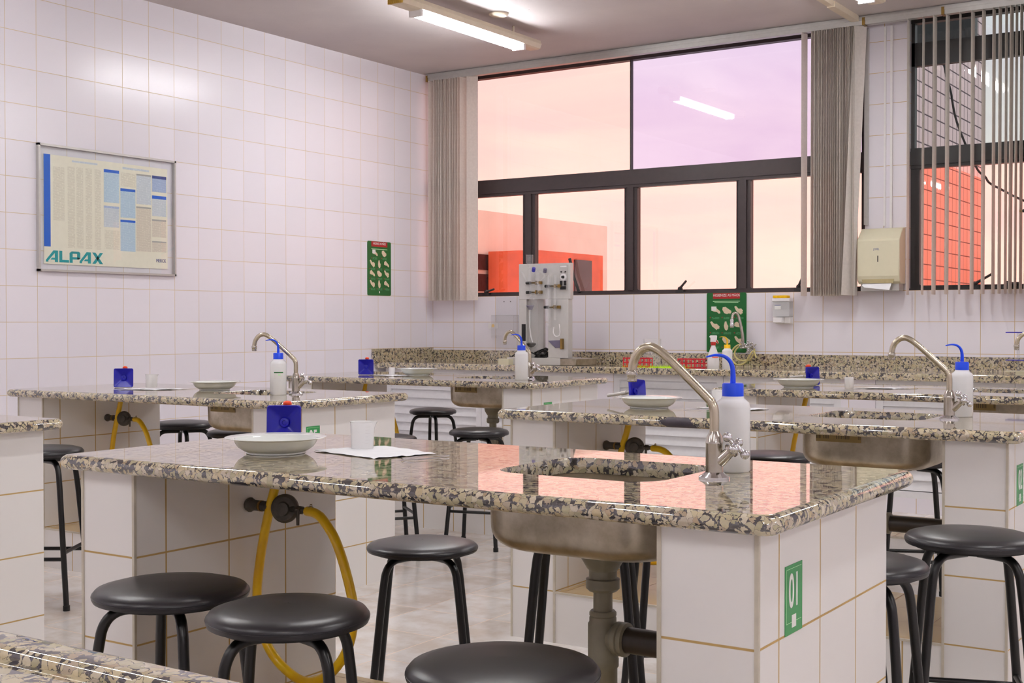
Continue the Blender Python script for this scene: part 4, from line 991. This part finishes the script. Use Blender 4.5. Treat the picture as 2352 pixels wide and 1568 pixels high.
# ---------------------------------------------------------------- hand washing posters
def hand(mb, cx, cz, s, kind, y, mi, P):
    """simple drawn hand outline, flat print"""
    shapes = {0: [(-.5, .35), (-.2, .5), (.1, .25), (.5, -.05), (.55, -.3), (.35, -.35), (.1, -.15), (-.3, -.1), (-.55, .0)],
              1: [(-.5, .1), (-.45, .4), (-.1, .45), (.25, .2), (.5, .05), (.45, -.25), (.1, -.4), (-.25, -.3)],
              2: [(-.55, .45), (-.35, .55), (0, .2), (.3, .25), (.55, .0), (.45, -.15), (.55, -.3), (.35, -.35), (.3, -.5), (.05, -.3), (-.3, -.05)],
              3: [(-.2, .5), (0, .55), (.1, .2), (.25, 0), (.2, -.4), (.0, -.55), (-.2, -.4), (-.3, 0)]}
    pts = [(cx+u*s, cz+v*s) for u, v in shapes[kind]]
    P(mb, pts, mi)
def wash_poster(name, plane, loc, w_, h, label, small, title):
    o = empty(name, loc); tag(o, label, 'poster', 'green hand washing posters')
    X = (lambda u, v, d: (u, -d, v)) if plane == 'xz' else (lambda u, v, d: (d, u, v))
    def prism(mb, pts, d0, d1, mi):
        mb.face([X(u, v, d1) for u, v in pts], mi=mi); n = len(pts)
        for i in range(n):
            a, b = pts[i], pts[(i+1) % n]; mb.face([X(*a, d0), X(*b, d0), X(*b, d1), X(*a, d1)], mi=mi)
    m = MB(); pts = [(p[0], p[1]) for p in rrect(-w_/2, w_/2, -h/2, h/2, .012, 4)]; prism(m, pts, 0, .003, 0); m.build('board', 'green', o, merge=False)
    m = MB(); q = lambda a, b, c, d_: [(a, c), (b, c), (b, d_), (a, d_)]
    prism(m, q(-w_*.34, w_*.34, h*.40, h*.495), .003, .0036, 0); m.build('title_band', 'sign_red', o, merge=False)
    rot = (R(90), 0, 0) if plane == 'xz' else (R(90), 0, R(90))
    text('lettering', title, h*.058, 'sign_white', o, X(0, h*.455, .0040), rot, .92 if not small else .70, 0.0, .0003)
    m = MB(); prism(m, q(-w_*.34, w_*.34, h*.352, h*.362), .003, .0035, 0)
    if not small: prism(m, q(-w_*.30, w_*.30, h*.333, h*.342), .003, .0035, 0)
    m.build('subtitle_line', 'mint', o, merge=False)
    m = MB(); fine = MB(); dots = MB()
    PP = lambda mb, pts, mi: prism(mb, pts, .003, .0036, mi)
    P2 = lambda mb, pts, mi: prism(mb, pts, .0037, .0042, mi)
    rows = [.20, -.055, -.30] if not small else [.275, .08, -.10, -.29]
    for ri, rz_ in enumerate(rows):
        cols_ = (-.30, 0, .31) if not (small and ri == 0) else (-.22, .20)
        for ci, cx in enumerate(cols_):
            m = MB()
            if ri == 0 and ci == 0: P2(m, q(w_*cx-w_*.08, w_*cx+w_*.05, h*rz_+.0, h*rz_+h*.07), 1)
            hand(m, w_*cx+(w_*.04 if (ri, ci) == (0, 0) else 0), h*rz_, w_*.20, (ri*2+ci) % 4, 0, 0, PP)
            if (ri+ci) % 3 == 1 and not small: hand(m, w_*cx+w_*.06, h*rz_-h*.012, w_*.13, (ri+ci+1) % 4, 0, 0, P2)
            lz = h*(rz_-(.115 if not small else .085))
            fine = MB(); dots = MB()
            prism(fine, q(w_*cx-w_*.07, w_*cx+w_*.12, lz-h*.028, lz+h*.012), .003, .0034, 0); fine.build('caption', 'lines_green', o, merge=False)
            PP(dots, [(w_*cx-w_*.105+.0045*math.cos(t), lz+.0045*math.sin(t)) for t in [R(45*k) for k in range(8)]], 0); dots.build('step_number', 'sign_red', o, merge=False); m.build('hand_drawing', ['skin', 'sign_white'], o, merge=False)
    if small: mm = MB(); prism(mm, q(-.006, .006, -h*.455, -h*.42), .003, .0036, 0); mm.build('emblem', 'sign_white', o, merge=False)
    return o
wash_poster('hand_washing_poster', 'xz', (2.555, -.0015, 1.131), .298, .418, 'green hand washing poster below the window on the back wall', False, 'HIGIENIZE AS MÃOS')
wash_poster('hand_washing_poster', 'yz', (.0015, -.689, 1.545), .282, .412, 'narrow green hand washing poster on the left tiled wall', True, 'HIGIENIZE AS MÃOS')

# ---------------------------------------------------------------- framed chart on the left wall
o = empty('framed_chart', (.0, -3.245, 1.79)); tag(o, 'framed cream chart with blue column bar on the left tiled wall', 'poster')
O = (0, -3.245, 1.79)
m = MB(); y0, y1, z0, z1 = -3.750, -2.736, 1.425, 2.148
for a in ((y0, y1, z0, z0+.012), (y0, y1, z1-.012, z1), (y0, y0+.012, z0, z1), (y1-.012, y1, z0, z1)): m.box(.001, .024, *a)
shift(m, O).build('frame', 'alu', o)
m = MB(); m.face([(.019, y0+.01, z0+.01), (.019, y1-.01, z0+.01), (.019, y1-.01, z1-.01), (.019, y0+.01, z1-.01)]); shift(m, O).build('glazing', 'glass_plain', o, merge=False)
shift(MB().box(.004, .006, -3.704, -2.792, 1.468, 2.092), O).build('chart_sheet', 'poster', o)
def blk(a, b, c, d_, mat, nm):
    q = MB(); q.face([(.0066, a, c), (.0066, b, c), (.0066, b, d_), (.0066, a, d_)]); shift(q, O); q.build(nm, mat, o, merge=False)
blk(-3.704, -3.659, 1.567, 2.092, 'pblue', 'blue_bar')
for a, b, c, d_ in ((-3.641, -3.563, 1.718, 2.026), (-3.542, -3.491, 1.567, 2.036), (-3.480, -3.432, 1.567, 2.036), (-3.415, -3.369, 1.566, 2.037), (-3.350, -3.304, 1.566, 2.037), (-3.157, -3.043, 1.955, 2.038), (-3.279, -3.168, 1.570, 1.685)):
    blk(a, b, c, d_, 'lines_cream', 'text_column')
blk(-3.511, -3.329, 2.063, 2.074, 'lines_pale', 'heading'); blk(-3.144, -2.938, 2.060, 2.072, 'lines_pale', 'heading')
for a, b, c, d_, mat, hd, hm in ((-3.283, -3.169, 1.850, 2.046, 'lines_blue', .018, 'pblue'), (-3.284, -3.170, 1.703, 1.829, 'lines_pale', .012, 'lines_lav'), (-3.160, -3.046, 1.768, 1.943, 'lines_blue', .016, 'pblue'),
        (-3.161, -3.047, 1.565, 1.754, 'lines_blue', .014, 'pblue'), (-3.038, -2.922, 1.858, 2.042, 'lines_pale', .010, 'pgrey'), (-3.040, -2.924, 1.569, 1.843, 'lines_tan', .010, 'pgrey'),
        (-2.915, -2.801, 1.943, 2.043, 'lines_lav', .018, 'pnavy'), (-2.916, -2.802, 1.793, 1.920, 'lines_pale', .020, 'pblue'), (-2.917, -2.803, 1.663, 1.773, 'lines_tan', .010, 'pgrey'), (-2.917, -2.803, 1.571, 1.638, 'lines_tan', .008, 'pgrey')):
    blk(a, b, c, d_-hd, mat, 'text_column'); blk(a, b, d_-hd, d_, hm, 'column_header')
# heavy angular letters
q = MB(); LH = .066; zb_ = 1.480; gx = -3.692
def glyph(polys, x0, w_):
    for pl in polys: q.poly([(x0+u*w_, zb_+v*LH) for u, v in pl], .0062, .0074, plane='yz')
Ag = [[(0, 0), (.72, 1), (1, 1), (1, 0), (.74, 0), (.74, .18), (.40, .18), (.50, .36), (.74, .36), (.74, .74), (.26, .10), (.26, 0)]]
glyph([[(0, 0), (.20, 0), (.20, .12), (.74, .80), (.74, 1), (.62, 1), (0, .16)], [(.74, 0), (1, 0), (1, 1), (.72, 1), (.74, .9)], [(.38, .20), (.74, .20), (.74, .36), (.50, .36)]], gx, .082)
glyph([[(0, 1), (.30, 1), (.30, .22), (1, .22), (1, 0), (0, 0)]], gx+.091, .066)
glyph([[(0, 0), (.28, 0), (.28, 1), (.2, 1), (0, .85)], [(.28, .80), (.74, .80), (.74, 1), (.2, 1)], [(.72, .30), (1, .40), (1, .90), (.86, 1), (.72, 1)], [(.28, .30), (.86, .30), (1, .42), (.7, .5), (.28, .5)]], gx+.162, .074)
glyph([[(0, 0), (.20, 0), (.20, .12), (.74, .80), (.74, 1), (.62, 1), (0, .16)], [(.74, 0), (1, 0), (1, 1), (.72, 1), (.74, .9)], [(.38, .20), (.74, .20), (.74, .36), (.50, .36)]], gx+.232, .080)
glyph([[(0, 1), (.30, 1), (1, 0), (.70, 0)], [(.72, 1), (1, 1), (.30, 0), (0, 0)]], gx+.322, .078)
shift(q, O); q.build('teal_lettering', 'pteal', o, merge=False)
text('lettering', 'MERCK', .030, 'pnavy', o, (.0068, -2.845-O[1], 1.517-O[2]), (R(90), 0, R(90)), .82, 0)

# ---------------------------------------------------------------- soap and towel dispensers
o = empty('soap_dispenser', (2.984, 0, 1.19)); tag(o, 'white soap dispenser on the wall with clear tank', 'soap dispenser')
MB().box(-.060, .060, -.010, -.001, -.07, .110).build('back_plate', 'white_plastic', o)
MB().box(-.064, .064, -.085, -.008, .082, .106).build('lid', 'white_plastic', o, bevel=.006)
MB().box(-.060, .060, -.080, -.010, -.020, .082).build('tank', 'beaker', o, bevel=.004)
MB().box(-.056, .056, -.076, -.014, -.018, .030).build('soap', 'liquid', o)
MB().box(-.055, .055, -.050, -.010, -.066, -.020).build('bottom_housing', 'white_plastic', o, bevel=.008)
MB().box(-.052, .014, -.095, -.050, -.062, -.024).build('push_button', 'white_plastic', o, bevel=.007)
m = MB(); m.box(-.044, .000, -.0815, -.0805, .030, .062); m.build('label_sticker', 'sign_white', o)
m = MB(); m.box(-.044, .000, -.0820, -.0815, .056, .060); m.build('label_stripe', 'pnavy', o)
tag(MB().box(-.050, .050, -.030, .030, 0, .018).build('sponge', 'sponge', loc=(2.975, -.048, 1.2965), bevel=.005), 'yellow sponge lying on top of the soap dispenser', 'sponge')
o = empty('towel_dispenser', (3.66, 0, 1.56)); tag(o, 'cream paper towel dispenser on the tiled pier', 'towel dispenser')
m = MB(); w_ = .136
prof = [(-.002, .185), (-.055, .180), (-.135, .108), (-.140, .095), (-.140, -.130), (-.128, -.165), (-.105, -.180), (-.002, -.180)]
m.grid([[(-w_, y, z) for y, z in prof], [(w_, y, z) for y, z in prof]], cap0=True, cap1=True, sm=False); m.build('cover', 'cream_plastic', o, bevel=.006)
MT['cream_shade'] = plain('dispenser_slot_tan', S(176, 162, 120), .5)
m = MB(); m.poly([(-.108, -.150), (.104, -.142), (.096, -.176), (-.098, -.176)], -.1330, -.128); m.build('slot_recess', 'cream_shade', o)
m = MB(); m.box(-.004, .002, -.1412, -.1398, -.040, .0); m.build('key_slot', 'rubber', o)
m = MB(); m.box(-.055, .055, -.1410, -.1402, .028, .054); m.build('brand_plate', 'cream_plastic', o)
text('lettering', 'JOFEL', .017, 'pnavy', o, (-.010, -.1414, .041), (R(90), 0, 0), .9, 0)
m = MB(); m.box(-w_+.012, w_-.012, -.10, -.004, -.225, -.180); m.build('bottom_tray', 'alu', o)
m = MB(); rows = [[(-.100, -.120, -.172), (.085, -.120, -.168)], [(-.105, -.135, -.190), (.083, -.138, -.190)], [(-.085, -.150, -.203), (.078, -.155, -.222)]]
m.grid(rows, close=False); pt = m.build('paper_towel', 'paper', None, loc=(3.66, 0, 1.56)); tag(pt, 'white paper towel hanging out of the dispenser', 'paper towel')
# acrylic box holder on the wall
o = empty('acrylic_holder', (.725, -.002, 1.13)); tag(o, 'clear acrylic holder on the wall left of the distillation unit', 'holder')
m = MB(); m.box(-.105, .105, -.004, 0, -.20, .20); m.box(-.105, .105, -.075, -.072, -.10, .06); m.box(-.105, .105, -.075, 0, .055, .060); m.box(-.105, -.102, -.075, 0, -.12, .06); m.box(.102, .105, -.075, 0, -.12, .06); m.build('holder_body', 'clear_box', o, merge=False)
m = MB(); m.lathe([(.004, 0), (.004, .003)], (-.030, -.004, .165), 10, (0, -1, 0)); m.lathe([(.004, 0), (.004, .003)], (.030, -.004, .165), 10, (0, -1, 0)); m.build('screw', 'iron', o)
o = empty('switch_plate', (.592, -.001, 1.108)); tag(o, 'white wall plate with a yellow dot beside the acrylic holder', 'wall plate')
MB().box(-.045, .045, -.006, 0, -.022, .022).build('plate', 'white_plastic', o); MB().lathe([(.013, 0), (.013, .003)], (0, -.006, 0), 20, (0, -1, 0)).build('dot', 'yellow', o)
# black plug hanging on the slats at the right edge
o = empty('power_plug', (4.550, -.185, 1.80)); tag(o, 'black two pin plug in front of the slats at the right edge', 'plug')
m = MB(); m.tube([(.060, 0, .01), (.025, 0, .004), (-.004, 0, .0)], [.010, .014, .009], 12); m.tube(spline([(.055, 0, .01), (.10, -.01, -.03), (.12, -.02, -.2), (.12, -.02, -.5)], 5), .004, 8); m.build('plug_body', 'rubber', o)
m = MB(); m.cyl((-.004, 0, .005), (-.024, 0, .006), .002, 8); m.cyl((-.004, 0, -.005), (-.024, 0, -.002), .002, 8); m.build('pin', 'brass', o)
# blue shelved stand at the right edge
o = empty('test_stand', (4.63, -.50, CZ)); tag(o, 'small stand with thin blue shelves cut by the right edge', 'stand')
m = MB(); m.box(-.10, .10, -.05, .05, .245, .250); m.box(-.10, .10, -.05, .05, .085, .089); m.build('blue_shelf', 'blue_dark', o)
m = MB(); m.box(-.045, .10, -.05, .05, .0, .020); m.box(-.10, .10, -.055, .055, .020, .025); m.build('stand_base', 'cream_plastic', o)
m = MB()
for x in (-.04, .06): m.cyl((x, 0, .02), (x, 0, .25), .008, 10)
m.build('post', 'clear', o)

# ---------------------------------------------------------------- outside
MT['outside_wall'] = plain('weathered_white_render', S(246, 236, 226), .8, 0, .03, 2)
MT['outside_red'] = plain('red_brick_render', S(236, 110, 70), .8, 0, .10, 3)
MT['outside_glass'] = plain('dark_outside_glazing', S(58, 34, 40), .2, 0, .3, 4)
MT['tower_tile'] = tile_mat('outside_pier_tile', S(236, 196, 196), S(92, 70, 78), .165, .155, 0, .03, g=.014, rough=.3, var=.08)
MT['tower_red_cast'] = tile_mat('outside_tile_red_cast', S(240, 120, 84), S(126, 56, 44), .165, .155, 0, .03, g=.010, rough=.3, var=.10)  # same tower tile, with the red cast of the lower panes in its colour
struct(MB().box(-60, 60, .3, 90, -4.1, -4.0).build('ground', plain('outside_ground', S(226, 216, 206), .9)), 'yard outside below the windows', 'ground')
o = empty('neighbour_building', (-9, 9, -4)); tag(o, 'pale flat roofed building outside the lower left panes', 'building')
OO = (-9, 9, -4)
shift(MB().box(-14, -6, 2.0, 13.8, -4, 3.02), OO).build('wall', 'outside_wall', o)
for (a, b) in ((8.9, 9.72), (9.80, 10.3)):
    for (c, d_) in ((2.02, 2.28), (1.66, 1.95)):
        shift(MB().box(-6.03, -5.97, a, b, c, d_), OO).build('window', 'outside_glass', o)
an = empty('annex', (-5.6, 10.7, -4)); tag(an, 'red annex in front of the pale building outside', 'building'); O3 = (-5.6, 10.7, -4)
shift(MB().box(-5.94, -5.0, 9.56, 11.83, -4, 2.33), O3).build('wall', 'outside_red', an)
shift(MB().box(-5.01, -4.97, 10.80, 11.38, 1.30, 2.22), O3).build('door', 'outside_glass', an)
o = empty('tiled_pier', (2.1, 6.2, -4)); tag(o, 'tall tiled building pier outside the right window', 'building'); O4 = (2.1, 6.2, -4)
shift(MB().box(2.18, 2.5, 4.4, 7.74, -4, 2.85), O4).build('lower_wall', 'tower_red_cast', o, merge=False)
shift(MB().box(2.18, 2.5, 4.4, 7.74, 2.85, 9.5), O4).build('upper_wall', 'tower_tile', o, merge=False)
m = MB(); m.tube(spline([(3.60, 1.2, 3.16), (3.633, 1.2, 3.13), (3.68, 1.2, 3.04), (3.717, 1.2, 3.01), (3.739, 1.2, 2.904), (3.767, 1.2, 2.81), (3.814, 1.2, 2.573), (3.943, 1.2, 2.254), (4.009, 1.2, 2.172), (4.092, 1.2, 2.09), (4.5, 1.2, 1.9), (5.4, 1.2, 1.75)], 8), .008, 8)
tag(m.build('overhead_cable', 'rubber'), 'black cable hanging outside the right window', 'cable')
aw = empty('reflection_panel', (3.60, 1.3, 3.08)); tag(aw, 'black panel added outside the right window for a dark reflection at its top left', 'reflection_panel')
m = MB(); m.poly([(3.30, 3.11), (3.50, 3.07), (3.66, 3.09), (3.76, 3.06), (3.80, 3.12), (3.92, 3.20), (3.92, 3.6), (3.30, 3.6)], 1.25, 1.35); shift(m, (3.60, 1.3, 3.08)); m.build('reflection_shape', 'frame_black', aw, merge=False)  # dark reflection in the glass, built as a panel outside
t = empty('tree', (4.9, 22, -4)); tag(t, 'tree seen outside beyond the tiled pier', 'tree')
m = MB(); m.tube([(0, 0, 0), (.1, 0, 2.5), (0, .1, 4.6)], [.22, .16, .10], 10); m.build('trunk', plain('bark', S(86, 66, 48), .9), t)
m = MB(); r_ = random.Random(11)
for k in range(2600):
    u = r_.gauss(0, 1), r_.gauss(0, 1), r_.gauss(0, 1); l_ = math.sqrt(sum(q*q for q in u)); rr = 1.9*r_.random()**.4
    c = Vector((u[0]/l_*rr*1.3, u[1]/l_*rr*1.3, 4.9+u[2]/l_*rr)); a = Vector((r_.gauss(0, 1), r_.gauss(0, 1), r_.gauss(0, 1))).normalized()*.12; b = a.orthogonal().normalized()*.08
    m.face([c-a, c+b, c+a, c-b])
m.build('foliage', plain('leaf_green', S(96, 92, 30), .7, 0, .3, 2), t, merge=False)
